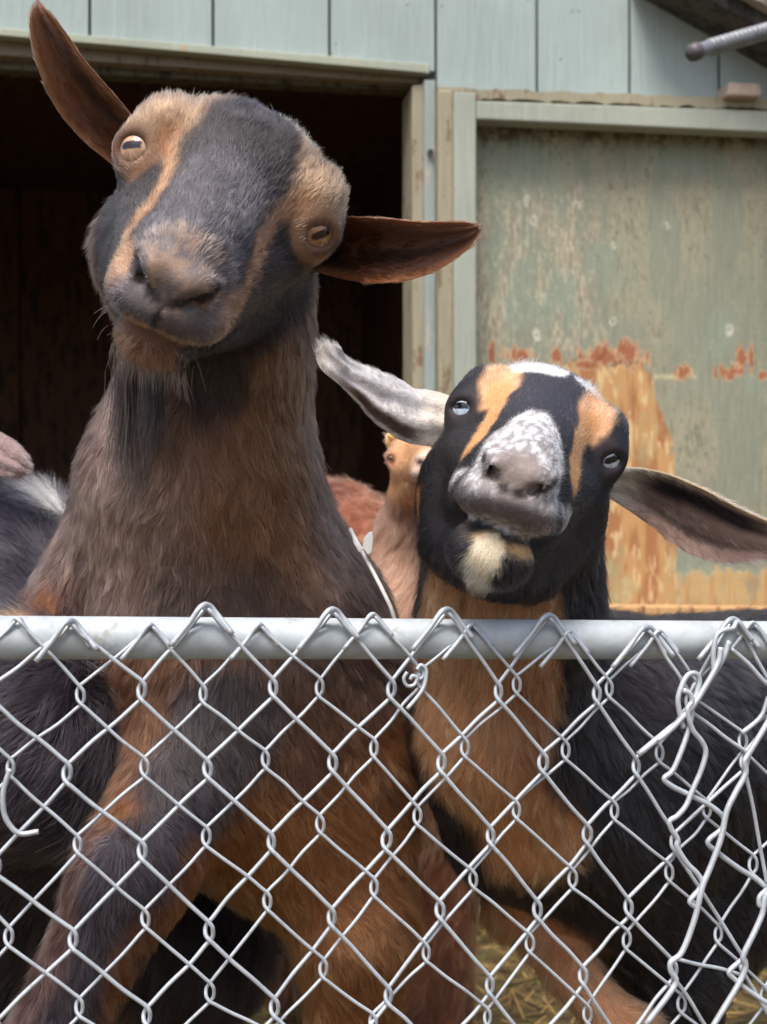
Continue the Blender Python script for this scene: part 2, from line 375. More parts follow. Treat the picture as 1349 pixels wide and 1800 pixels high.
# ribbed bar
bar = thing('ribbed_bar', 'grey ribbed metal bar sticking out below the roof edge at upper right', 'metal bar', P(1222, 90, 1.98))
p0, p1 = P(1222, 91, 1.98), P(1560, -8, 2.22)
L = np.linalg.norm(p1 - p0); n = 260; t = np.linspace(0, 1, n); rr = .0118 + np.where(t > .07, .0020 * (np.abs((t * L / .011) % 1 - .5) < .25), 0)
b = MB(); b.tube(p0 + (p1 - p0) * t[:, None], rr, 16); b.build('shaft', M_BAR, bar, True)
b = MB(); tt = np.linspace(-1, 1, 9); dd = nrm(p1 - p0); b.tube([p0 + dd * (k * .010 - .004) for k in tt], [.0138 * math.sqrt(max(.02, 1 - (min(k, 0)) ** 2)) for k in tt], 16); b.build('end_cap', M_BARTIP, bar, True)

# ------------------------------------------------------------------ chain-link fence
fence = thing('chain_link_fence', 'galvanised chain link fence with round top rail in front of the goats', 'fence', P(674, 1120, .90) * [1, 1, 0])
def rail_d(px): return 1.0 / (1 / .84 + (px / 1349.) * (1 / .97 - 1 / .84))
ra, rb_ = P(-500, 1119, rail_d(-500)), P(1349 + 500, 1127, rail_d(1849))
b = MB(); tt = np.linspace(0, 1, 60); b.tube(ra + (rb_ - ra) * tt[:, None], .0143, 40); b.build('top_rail', M_RAIL, fence, True)
# posts that carry the rail, outside the picture at both sides
for q in (ra, rb_):
    b = MB(); b.tube([q * [1, 1, 0] + [0, .01, 0], q + [0, .01, .03]], .024, 24); b.build('post', M_RAIL, fence, True)

Bn = {0: [(-125, 1105), (125, 1097), (363, 1069), (586, 1077), (787, 1077), (966, 1087), (1139, 1108), (1290, 1094), (1430, 1090)],
      1: [(-10, 1218), (249, 1214), (480, 1209), (688, 1211), (877, 1216), (1049, 1219), (1212, 1232), (1366, 1240)],
      2: [(-130, 1365), (119, 1359), (366, 1351), (585, 1341), (776, 1341), (955, 1341), (1119, 1346), (1309, 1338), (1440, 1338)],
      3: [(-6, 1523), (249, 1497), (477, 1481), (680, 1476), (862, 1468), (1033, 1466), (1187, 1481), (1350, 1566)],
      4: [(-130, 1668), (130, 1652), (368, 1637), (584, 1613), (774, 1600), (945, 1598), (1106, 1595), (1307, 1697), (1440, 1700)],
      5: [(-6, 1812), (257, 1787), (483, 1772), (683, 1751), (862, 1733), (1025, 1715), (1183, 1703), (1375, 1840)],
      6: [(-130, 1960), (140, 1945), (372, 1925), (584, 1890), (772, 1865), (935, 1860), (1095, 1850), (1260, 1850), (1450, 1980)]}
An = {0: [(31, 1089), (265, 1100), (457, 1100), (656, 1082), (831, 1100), (1002, 1113), (1160, 1112), (1324, 1097)],
      1: [(-90, 1225), (141, 1222), (358, 1219), (563, 1209), (740, 1192), (908, 1205), (1072, 1211), (1222, 1212), (1390, 1220)],
      2: [(18, 1351), (254, 1349), (467, 1336), (658, 1315), (818, 1315), (996, 1318), (1159, 1322), (1307, 1304)],
      3: [(-95, 1500), (137, 1486), (363, 1471), (563, 1450), (735, 1434), (908, 1424), (1081, 1424), (1243, 1424), (1400, 1420)],
      4: [(16, 1647), (257, 1616), (470, 1585), (658, 1559), (831, 1546), (1007, 1543), (1176, 1533), (1325, 1519)],
      5: [(-95, 1790), (140, 1772), (369, 1743), (570, 1702), (750, 1676), (932, 1658), (1103, 1652), (1264, 1642), (1410, 1630)],
      6: [(16, 1930), (258, 1880), (475, 1830), (657, 1798), (857, 1787), (1033, 1782), (1199, 1767), (1345, 1750)],
      7: [(-95, 2080), (140, 2055), (366, 2010), (572, 1950), (765, 1915), (945, 1898), (1120, 1888), (1285, 1865), (1430, 1850)]}
def extend(N, down):
    for r in N:
        a = N[r]; l, q = a[0], a[-1]
        N[r] = [(l[0] - 240 * k, l[1]) for k in (2, 1)] + list(a) + [(q[0] + 165 * k, q[1]) for k in (1, 2)]
    r = max(N)
    while max(p[1] for p in N[r]) < 2700:
        r += 1; N[r] = [(x + random.uniform(-2, 2), y + down + random.uniform(-3, 3)) for x, y in N[r - 2]]
def layer(N, first_off, depth_off, r, skip, name):
    """N: knot rows; odd rows are the ones between the peaks. Every woven wire zigzags between two columns and hooks its neighbours."""
    rows = sorted(N)
    mbn = MB()
    if first_off: cols = lambda row, c: N[row][c // 2] if row % 2 == 0 else N[row][c // 2]
    nc = 2 * min(len(N[0]), len(N[1]))
    for c in range(nc + 1):
        # zigzag between column c and c+1 ; even rows live on even columns
        pts = []
        for row in rows:
            par = row % 2 if first_off else (row + 1) % 2     # 0: uses even columns
            col = c if c % 2 == par else c + 1
            i = col // 2
            if i >= len(N[row]) or i < 0: pts = []; break
            x, y = N[row][i]; side = 1 if col == c + 1 else -1     # apex to the right (+1) or the left (-1)
            pts.append((x, y, side, row))
        if not pts or c in skip: continue
        P3 = []
        for x, y, side, row in pts:
            d = rail_d(x) - .0143 - r - depth_off
            dx, dy, dz = 6.5, 17, r * 1.2
            jx = random.uniform(-1.5, 1.5); jy = random.uniform(-2, 2)
            if row == 0:
                P3 += [P(x - side * 16, y + 17, d), P(x - side * 5, y + 4, d + side * r), P(x + side * 4, y - 1, d + side * r + .002), P(x + side * 13, y + 12, d + .004), P(x + side * 34, y + 42, d + .003)] if True else []
                P3 = P3 if side > 0 or True else P3
                # reversed order so the wire starts with its hooked end
                P3 = P3[::-1]
            else:
                P3 += [P(x - side * 1.5 + jx, y - dy + jy, d - side * dz), P(x + side * dx * .8 + jx, y - dy * .42 + jy, d - side * dz * .55),
                       P(x + side * dx * .8 + jx, y + dy * .42 + jy, d + side * dz * .55), P(x - side * 1.5 + jx, y + dy + jy, d + side * dz)]
        P3 = np.array(P3)
        # straight runs get a middle point with a slight sag so wires are not ruler-straight
        Q = [P3[0]]
        for a, b2 in zip(P3[:-1], P3[1:]):
            if np.linalg.norm(b2 - a) > .02:
                j = [np.array([random.gauss(0, .0004), 0, random.gauss(0, .0004)]) for _ in (0, 1)]
                Q += [a * .93 + b2 * .07, a * .66 + b2 * .34 + j[0], a * .34 + b2 * .66 + j[1], a * .07 + b2 * .93]
            Q.append(b2)
        mbn.tube(crom(Q, 5), r, 9)
    return mbn.build(name, M_WIRE, fence, True)
layer(Bn, True, .001, .00195, (13, 14, 15), 'wire_mesh') if False else None
for r_, x_ in ((1, 1535), (3, 1530), (5, 1545)): Bn[r_].append((x_, Bn[r_][-1][1]))
extend(Bn, 282); extend(An, 270)
# layer B: even rows on even columns -> row1 index i sits between row0 i and i+1 : column order row0[0],row1[0],row0[1],...
layer(Bn, True, .0015, .00148, (), 'wire_mesh')
# layer A: row1[0] comes first (left of row0[0])
layer(An, False, -.0005, .00124, (), 'wire_mesh')
def wire(pts, r, dof, name='loose_wire', n=6):
    q = [P(x, y, rail_d(x) - .0143 - dof - (z if z else 0)) for x, y, z in [(p + (0,))[:3] for p in pts]]
    b = MB(); b.tube(crom(q, n), r, 9); return b.build(name, M_WIRE, fence, True)
# doubled knuckles over the near peaks
for (x, y) in Bn[0][3:10]:
    wire([(x - 62, y + 66, .001), (x - 30, y + 26, .002), (x - 10, y - 2, .002), (x + 4, y - 5, -.004), (x + 18, y + 10, -.005), (x + 46, y + 46, -.001)], .0019, .007, 'wire_end')
for (x, y) in An[0][3:-2]:
    wire([(x - 52, y + 60, .001), (x - 22, y + 24, .001), (x - 4, y - 1, .001), (x + 8, y + 4, -.003), (x + 34, y + 36, -.001)], .0016, .003, 'wire_end')
wire([(18, 1352), (10, 1375), (5, 1402), (10, 1438), (33, 1465), (68, 1462)], .0018, .008)
T1 = lambda x, y, z=0: (1049 + x / 4.497, 1060 + y / 4.497, z)
T2 = lambda x, y, z=0: (1049 + x / 4.497, 1430 + y / 4.497, z)
wire([T1(930, 560, .004), T1(925, 400, .004), T1(950, 260, .004), T1(1010, 215, .004), T1(1080, 200, .002), T1(1110, 150), T1(1150, 180), T1(1230, 300)], .0019, .009)
wire([T1(1050, 300, .004), T1(1000, 440, .004), T1(900, 600, .004), T1(800, 760, .004), T1(700, 900, .004), T1(560, 1010, .003), T1(330, 1200, .003)], .0023, .007)
wire([T1(985, 350, .004), T1(960, 480, .004), T1(850, 680, .004), T1(740, 840, .004), T1(600, 990, .002), T1(480, 1090)], .0021, .011)
wire([T1(690, 990), T1(660, 880), T1(645, 760), T1(680, 640), T1(730, 565), T1(790, 560), T1(815, 620), T1(790, 720), T1(760, 800), T1(750, 900), T1(720, 1030), T1(660, 1200), T1(600, 1330), T1(535, 1390), T1(600, 1450), T1(740, 1520), T1(880, 1590), T1(980, 1665), T2(1010, 60), T2(985, 130), T2(880, 225), T2(960, 310), T2(1120, 430), T2(1250, 510), T2(1345, 590), T2(1420, 650)], .0020, .012, n=5)
wire([T1(690, 690), T1(740, 720), T1(755, 780), T1(720, 850), T1(760, 1000), T1(830, 1090), T1(865, 1180), T1(830, 1320), T1(760, 1480), T1(710, 1600), T2(640, 20), T2(580, 60), T2(590, 120), T2(640, 200), T2(640, 270), T2(720, 400), T2(800, 480), T2(835, 570), T2(740, 690), T2(780, 740)], .0020, .016, n=5)
wire([T1(1360, 740), T1(1300, 900), T1(1150, 1030)], .0018, .004)
wire([T1(1480, 700), T1(1345, 960), T1(1200, 1200), T1(1170, 1260), T1(1180, 1350), T1(1100, 1500), T1(1030, 1650), T2(985, 200), T2(900, 430), T2(835, 590), T2(790, 790), T2(720, 1000), T2(660, 1120), T2(590, 1175), T2(590, 1250), T2(630, 1330), T2(560, 1450), T2(390, 1670)], .0022, .019, n=5)
wire([T1(1060, 360), T1(1200, 480), T1(1349, 640), T1(1500, 700)], .0018, .008)
wire([T2(1480, 380), T2(1345, 640), T2(1310, 800), T2(1230, 980), T2(1160, 1130), T2(1180, 1210), T2(1130, 1340), T2(1010, 1540), T2(900, 1720)], .0022, .018, n=5)
wire([T2(1160, 1150), T2(1050, 1250), T2(1090, 1310), T2(1200, 1400), T2(1349, 1500), T2(1440, 1560)], .0019, .015)
wire([T2(1349, 600), T2(1290, 660), T2(1290, 730), T2(1330, 700)], .0018, .016)
# little spiral tie under the rail
c6 = lambda x, y, z=0: (700 + x / 3.747, 1060 + y / 3.747, z)
wire([c6(60, 455), c6(38, 500), c6(60, 545), c6(105, 540), c6(125, 495), c6(95, 480), c6(80, 505)], .0013, .006, 'tie_wire')
wire([c6(125, 440), c6(150, 410), c6(185, 440), c6(180, 520), c6(150, 590), c6(60, 700)], .0015, .006, 'tie_wire')
wire([c6(135, 450), c6(160, 430), c6(165, 480), c6(140, 500), c6(140, 460)], .0012, .004, 'tie_wire')

# ------------------------------------------------------------------ signed-distance modelling
class Field:
    def __init__(s, lo, hi, h):
        s.h = h; s.lo = np.array(lo, float); s.n = np.ceil((np.array(hi) - s.lo) / h).astype(int) + 1
        s.d = np.full(tuple(s.n), 1.0, np.float32)
    def _box(s, lo, hi):
        a = np.clip(np.floor((lo - s.lo) / s.h).astype(int), 0, s.n); b = np.clip(np.ceil((hi - s.lo) / s.h).astype(int) + 1, 0, s.n)
        if np.any(b <= a): return None, None
        ax = [(s.lo[i] + s.h * np.arange(a[i], b[i])).astype(np.float32) for i in range(3)]
        return tuple(slice(a[i], b[i]) for i in range(3)), ax
    def _apply(s, sl, q, k, sub):
        d = s.d[sl]
        if sub:
            q = -q; h = np.clip(.5 - .5 * (q - d) / k * -1, 0, 1) if False else np.clip(.5 - .5 * (d - q) / k, 0, 1)
            s.d[sl] = d * (1 - h) + q * h + k * h * (1 - h)
        else:
            h = np.clip(.5 + .5 * (q - d) / k, 0, 1); s.d[sl] = q * (1 - h) + d * h - k * h * (1 - h)
    def cap(s, a, b, ra, rb, k=.01, sub=False, M=None):
        a, b = np.asarray(a, float), np.asarray(b, float); R = max(ra, rb) + k + s.h * 3
        sl, ax = s._box(np.minimum(a, b) - R, np.maximum(a, b) + R)
        if sl is None: return
        X, Y, Z = ax[0][:, None, None] - a[0], ax[1][None, :, None] - a[1], ax[2][None, None, :] - a[2]
        ba = b - a; L2 = float(ba @ ba) + 1e-12
        t = np.clip((X * ba[0] + Y * ba[1] + Z * ba[2]) / L2, 0, 1)
        q = np.sqrt((X - t * ba[0]) ** 2 + (Y - t * ba[1]) ** 2 + (Z - t * ba[2]) ** 2) - (ra + (rb - ra) * t)
        s._apply(sl, q, k, sub)
    def ell(s, c, r, R=None, k=.01, sub=False):
        c = np.asarray(c, float); r = np.asarray(r, float); R = np.eye(3) if R is None else R      # columns of R: the ellipsoid's axes
        m = r.max() + k + s.h * 3; sl, ax = s._box(c - m, c + m)
        if sl is None: return
        X, Y, Z = ax[0][:, None, None] - c[0], ax[1][None, :, None] - c[1], ax[2][None, None, :] - c[2]
        k0 = 0; k1 = 0
        for i in range(3):
            u = (X * R[0, i] + Y * R[1, i] + Z * R[2, i]); k0 = k0 + (u / r[i]) ** 2; k1 = k1 + (u / r[i] ** 2) ** 2
        k0 = np.sqrt(k0); q = k0 * (k0 - 1) / (np.sqrt(k1) + 1e-6); s._apply(sl, q, k, sub)
    def mesh(s):
        d = s.d; n = np.array(d.shape); ins = d < 0
        cs = tuple(n - 1); cnt = np.zeros(cs, np.int8)
        for dx in (0, 1):
            for dy in (0, 1):
                for dz in (0, 1): cnt += ins[dx:dx + cs[0], dy:dy + cs[1], dz:dz + cs[2]]
        act = (cnt > 0) & (cnt < 8); idx = np.full(cs, -1, np.int32); I = np.argwhere(act); idx[act] = np.arange(len(I))
        acc = np.zeros((len(I), 3)); w = np.zeros(len(I))
        cor = [(a, b, c) for a in (0, 1) for b in (0, 1) for c in (0, 1)]
        dv = {c: d[I[:, 0] + c[0], I[:, 1] + c[1], I[:, 2] + c[2]].astype(float) for c in cor}
        for c in cor:
            for ax in range(3):
                if c[ax] == 0:
                    e = list(c); e[ax] = 1; e = tuple(e); d0, d1 = dv[c], dv[e]; m = (d0 < 0) != (d1 < 0)
                    t = np.where(m, d0 / (d0 - d1 + 1e-20), 0); p = np.tile(np.array(c, float), (len(I), 1)); p[:, ax] += t
                    acc[m] += p[m]; w[m] += 1
        V = s.lo + s.h * (I + acc / np.maximum(w, 1)[:, None])
        Fs = []
        for ax in range(3):
            sa = [slice(1, cs[i]) for i in range(3)]; sa[ax] = slice(0, cs[ax])
            sb = list(sa); sb[ax] = slice(1, cs[ax] + 1)
            A = ins[tuple(sa)]; B = ins[tuple(sb)]; E = np.argwhere(A != B)
            if not len(E): continue
            E = E + [sa[i].start for i in range(3)]; flip = ins[E[:, 0], E[:, 1], E[:, 2]]
            o = [i for i in range(3) if i != ax]; q = []
            for (u, v) in ((0, 0), (1, 0), (1, 1), (0, 1)):
                c = E.copy(); c[:, o[0]] -= u; c[:, o[1]] -= v; q.append(idx[c[:, 0], c[:, 1], c[:, 2]])
            q = np.stack(q, 1); fl = flip if ax != 1 else ~flip
            q[~fl] = q[~fl][:, ::-1]; Fs.append(q)
        Fa = np.concatenate(Fs); Fa = Fa[(Fa >= 0).all(1)]
        return V, Fa
    def grad(s, p):
        q = (p - s.lo) / s.h; g = np.zeros_like(p)
        for ax in range(3):
            for sg in (1, -1):
                z = q.copy(); z[:, ax] += sg * 1.2; i = np.clip(np.floor(z).astype(int), 0, s.n - 2); f = z - i; r = 0
                for a in (0, 1):
                    for b in (0, 1):
                        for c in (0, 1):
                            w = (f[:, 0] if a else 1 - f[:, 0]) * (f[:, 1] if b else 1 - f[:, 1]) * (f[:, 2] if c else 1 - f[:, 2])
                            r = r + w * s.d[i[:, 0] + a, i[:, 1] + b, i[:, 2] + c]
                g[:, ax] += sg * r
        return nrm(g)

def segd(p, a, b):
    a, b = np.asarray(a, float), np.asarray(b, float); ba = b - a
    t = np.clip(((p - a) @ ba) / (ba @ ba + 1e-12), 0, 1); return np.linalg.norm(p - a - t[:, None] * ba, axis=1)
def chaind(p, pts): return np.min([segd(p, a, b) for a, b in zip(pts[:-1], pts[1:])], axis=0)

class Head:
    def __init__(s, pos, sc, roll, pitch, yaw, ex=.053, eo=1.0):
        r, p, y = map(math.radians, (roll, pitch, yaw))
        X = np.array([math.cos(y), math.sin(y), 0]); Fw = np.array([math.sin(y) * math.cos(p), -math.cos(y) * math.cos(p), -math.sin(p)])
        U = nrm(np.cross(Fw, X)); U = U if U[2] > 0 else -U
        def rot(v): return np.array([v[0] * math.cos(r) + v[2] * math.sin(r) * -1 * -1 if False else v[0] * math.cos(r) + v[2] * math.sin(r), v[1], -v[0] * math.sin(r) + v[2] * math.cos(r)])
        # clockwise roll as seen by the camera: right -> (cos,-sin), up -> (sin,cos)
        s.X, s.F, s.U = rot(X), rot(Fw), rot(U); s.B = np.stack([s.X, s.F, s.U], 1); s.o = np.asarray(pos, float); s.s = sc; s.ex = ex; s.eye = (ex, .004, .010); s.eo = eo
    def w(s, x, y, z): return s.o + s.s * (s.B @ np.array([x, y, z], float))
    def l(s, p): return ((p - s.o) @ s.B) / s.s
    def cap(s, f, a, b, ra, rb, k=.012, sub=False): f.cap(s.w(*a), s.w(*b), ra * s.s, rb * s.s, k * s.s, sub)
    def ell(s, f, c, r, k=.012, sub=False): f.ell(s.w(*c), np.array(r) * s.s, s.B, k * s.s, sub)


def head_sdf(f, h, o):
    """o: dict of shape tweaks"""
    g = o.get
    h.ell(f, (0, -.035, .010), (h.ex + .007, .075, .048), .015)
    h.ell(f, (0, -.026, .034), (.046, .046, g('poll', .026)), .018)
    for sx in (-1, 1):
        h.ell(f, (sx * (h.ex - .003), -.006, .014), (.022, .028, .024), .014)
        h.ell(f, (sx * (h.ex - .007), -.010, .034), (.019, .026, .016), .014)          # brow
        h.cap(f, (sx * (h.ex - .016), -.050, -.060), (sx * .022, .085, -.054), g('jaw', .036), .020, .018)
        h.cap(f, (sx * .040, .005, -.018), (sx * .022, .105, -.030), .026, .019, .018)
    h.cap(f, (0, -.010, .016), (0, .118, -.014), .046, .026, .018)
    h.ell(f, (0, .116, -.030), (.032, .038, .029), .014)
    h.ell(f, (0, .136, -.044 + g('lz', 0)), (.031, .026, .017 - g('lz', 0)), .010)
    h.ell(f, (0, .139, -.023), (.018, .020, .013), .010)
    for sx in (-1, 1): h.ell(f, (sx * g('lip', .020), .116, -.045), (.019, .032, .014), .012)
    for sx in (-1, 1):
        h.ell(f, (sx * .014, .148, -.023), (.0095, .012, .010), .008)
        h.cap(f, (sx * .012, .155, -.018), (sx * .024, .145, -.016), .0045, .0035, .005)
    cz = g('chin', 0.0)
    h.cap(f, (0, .03, -.072), (0, .100, -.070 + cz), .030, .020, .018)
    h.ell(f, (0, .118, -.070 + cz), (g('cw', .024), .024, .015 - cz * .6), .008)
    # mouth crease
    pts = [(-g('mw', .040), .076, -.048), (-.036, .110, -.058), (-.024, .150, -.0600), (0, .163, -.0600), (.024, .150, -.0600), (.036, .110, -.058), (g('mw', .040), .076, -.048)]
    for a, b in zip(pts[:-1], pts[1:]): h.cap(f, a, b, g('mouth', .0026), g('mouth', .0026), .0035, True)
    # nostrils: slanted slits, deep at the inside
    for sx in (-1, 1):
        ns = g('ns', .9)
        q = [(sx * .0034, .166, -.0350), (sx * .013 * ns, .164, -.0325), (sx * .021 * ns, .156, -.0265), (sx * .0265 * ns, .150, -.019)]
        for (a, b), (r0, r1) in zip(zip(q[:-1], q[1:]), ((.0022, .0034), (.0034, .0028), (.0028, .0012))): h.cap(f, a, b, r0, r1, .003, True)
        h.cap(f, (sx * .0095 * ns / .8, .167, -.0335), (sx * .0150 * ns / .8, .152, -.0310), .0022, .0030, .0025, True)
    h.cap(f, (0, .168, -.036), (0, .162, -.060), .0019, .0019, .0025, True)

def eye_geo(f, h, sx, gaze_w, op=1.0):
    c = h.w(sx * h.eye[0], h.eye[1], h.eye[2]); R = .0175 * h.s
    gz = nrm(gaze_w); u = nrm(np.cross(gz, [0, 0, 1])); up = nrm(np.cross(u, gz))
    f.ell(c + gz * .0015 * h.s, np.array([1, 1, 1]) * R * 1.05, k=.012 * h.s)
    f.cap(c + gz * R * .2, c + gz * R * 1.9, .0105 * h.s * h.eo, .0175 * h.s * h.eo, .003, True)
    ring = []
    for k in range(17):
        a = 2 * math.pi * k / 16
        e, z = .0140 * h.eo * math.cos(a), .0112 * h.eo * math.sin(a) * op - .001
        ring.append(c + h.s * (u * e + up * z) + gz * math.sqrt(max((R) ** 2 - (e * h.s) ** 2 - (z * h.s) ** 2, 1e-8)) * 1.0)
    for i, (a, b) in enumerate(zip(ring[:-1], ring[1:])):
        upper = 0 <= i < 8
        f.cap(a, b, (.0030 if upper else .0017) * h.s, (.0030 if upper else .0017) * h.s, .0045)
    ridge = []
    for k in range(17):
        a = 2 * math.pi * k / 16; e, z = .0140 * h.eo * math.cos(a) * 1.42, .0112 * h.eo * math.sin(a) * op * 1.5
        ridge.append(c + h.s * (u * e + up * z) + gz * (math.sqrt(max(R ** 2 * 1.12 - (e * h.s) ** 2 - (z * h.s) ** 2, 1e-6)) - .0005))
    for a, b_ in zip(ridge[:-1], ridge[1:]): f.cap(a, b_, .0016 * h.s, .0016 * h.s, .0022)
    return c, R, gz, u, up, ring

def eye_mesh(parent, geo, iris, rim, pupil, sclera, tilt=0.0):
    c, R, gz, u, up, _ = geo
    uu = u * math.cos(tilt) + up * math.sin(tilt); vv = -u * math.sin(tilt) + up * math.cos(tilt)
    n1, n2 = 96, 72; V = []; C_ = []
    th = np.linspace(0, math.pi, n2); ph = np.linspace(0, 2 * math.pi, n1, endpoint=False)
    T, Ph = np.meshgrid(th, ph, indexing='ij')
    a, b, z = (np.sin(T) * np.cos(Ph)).ravel(), (np.sin(T) * np.sin(Ph)).ravel(), np.cos(T).ravel()
    rr = np.hypot(a, b); bulge = 1 + .10 * np.exp(-(rr / .6) ** 2) * (z > 0)
    V = c + R * .965 * bulge[:, None] * (a[:, None] * uu + b[:, None] * vv + z[:, None] * gz)
    Cc = np.tile(s2l(sclera), (len(a), 1)); front = z > 0
    nz = noise3(np.stack([np.arctan2(b, a) * 6, rr * 3, 0 * a], 1));
    m = (1 - sst(.66, .72, rr)) * front; Cc = mixc(Cc, m, s2l(rim)); m = (1 - sst(.56, .66, rr)) * front
    Cc = mixc(Cc, m, s2l(iris)); fb = noise3(np.stack([np.arctan2(b, a) * 16, rr * 2, 0 * a], 1), 1, 3); Cc = Cc * (1 - (m * (.5 * (nz - .35) + .16 * (fb - .45) + .45 * sst(.42, .64, rr)))[:, None])
    pd = np.maximum(np.abs(a) / .42, np.abs(b) / .15); pd = (np.abs(a / .42) ** 4 + np.abs(b / .155) ** 4) ** .25
    m = (1 - sst(.86, 1.12, pd + .25 * (nz - .5))) * front; Cc = mixc(Cc, m, s2l(pupil))
    i = np.arange(n1 * n2).reshape(n2, n1); j = np.roll(i, -1, 1)
    f = np.stack([i[:-1], i[1:], j[1:], j[:-1]], -1).reshape(-1, 4)
    return mesh_obj('eye', V, f, M_EYE, parent, True, Cc)

def ear(ctrl, facing, cup=.5, thick=.0045, nu=40, nv=29, fold=None):
    """ctrl rows: world centre, half width; facing: normal of the hollow side (one or one per row). returns V,F,u,v,side,T,N"""
    c = crom(np.array([q[0] for q in ctrl]), 8); w = crom(np.array([[q[1], q[1], q[1]] for q in ctrl]), 8)[:, 0]
    cupv = crom(np.array([[q[2]] * 3 for q in ctrl]), 8)[:, 0] if len(ctrl[0]) > 2 else np.full(len(c), cup)
    fc = np.array([q[3] if len(q) > 3 else facing for q in ctrl], float); fc = nrm(crom(fc, 8))
    n = len(c); t = nrm(np.gradient(c, axis=0)); V = np.zeros((2, n, nv, 3)); Nn = np.zeros((2, n, nv, 3))
    vv = np.linspace(-1, 1, nv)
    for i in range(n):
        N = fc[i] - t[i] * (fc[i] @ t[i]); N /= np.linalg.norm(N); Wd = np.cross(t[i], N)
        ang = cupv[i] * vv                                   # bend the strip into an arc
        k = cupv[i]
        x = np.sin(ang) / (math.sin(k) if abs(k) > 1e-3 else 1) if abs(k) > 1e-3 else vv
        y = (math.cos(k) - np.cos(ang)) / max(math.sin(k), 1e-3) if abs(k) > 1e-3 else 0 * vv
        base = c[i] + w[i] * (x[:, None] * Wd + y[:, None] * N)
        nn = nrm(-np.sin(ang)[:, None] * Wd + np.cos(ang)[:, None] * N)
        rid = .0016 * np.sin(vv * 8.5 + 1.2 * math.sin(i * .11)) * np.clip(1 - vv ** 2, 0, 1) * min(1, w[i] / .015)
        base = base + nn * rid[:, None]
        th = thick * np.sqrt(np.clip(1 - vv ** 2, 0.02, 1)) * min(1, (n - 1 - i) / 3 + .15)
        V[0, i] = base + nn * th[:, None] / 2; V[1, i] = base - nn * th[:, None] / 2; Nn[0, i] = nn; Nn[1, i] = -nn
    idx = np.arange(2 * n * nv).reshape(2, n, nv); Fs = []
    q = np.stack([idx[0, :-1, :-1], idx[0, 1:, :-1], idx[0, 1:, 1:], idx[0, :-1, 1:]], -1).reshape(-1, 4)
    Fs += [q[:, ::-1], (q + n * nv)]
    for col, fl in ((0, 1), (nv - 1, 0)):
        e = np.stack([idx[0, :-1, col], idx[0, 1:, col], idx[1, 1:, col], idx[1, :-1, col]], 1); Fs.append(e if not fl else e[:, ::-1])
    for row, fl in ((0, 0), (n - 1, 1)):
        e = np.stack([idx[0, row, :-1], idx[0, row, 1:], idx[1, row, 1:], idx[1, row, :-1]], 1); Fs.append(e if not fl else e[:, ::-1])
    U = np.broadcast_to(np.linspace(0, 1, n)[None, :, None], (2, n, nv)).ravel(); Vv = np.broadcast_to(vv[None, None, :], (2, n, nv)).ravel()
    S = np.broadcast_to(np.array([0, 1])[:, None, None], (2, n, nv)).ravel()
    T = np.broadcast_to(t[None, :, None, :], (2, n, nv, 3)).reshape(-1, 3)
    return dict(V=V.reshape(-1, 3), F=np.concatenate(Fs), u=U, v=Vv, s=S, T=T, N=Nn.reshape(-1, 3))

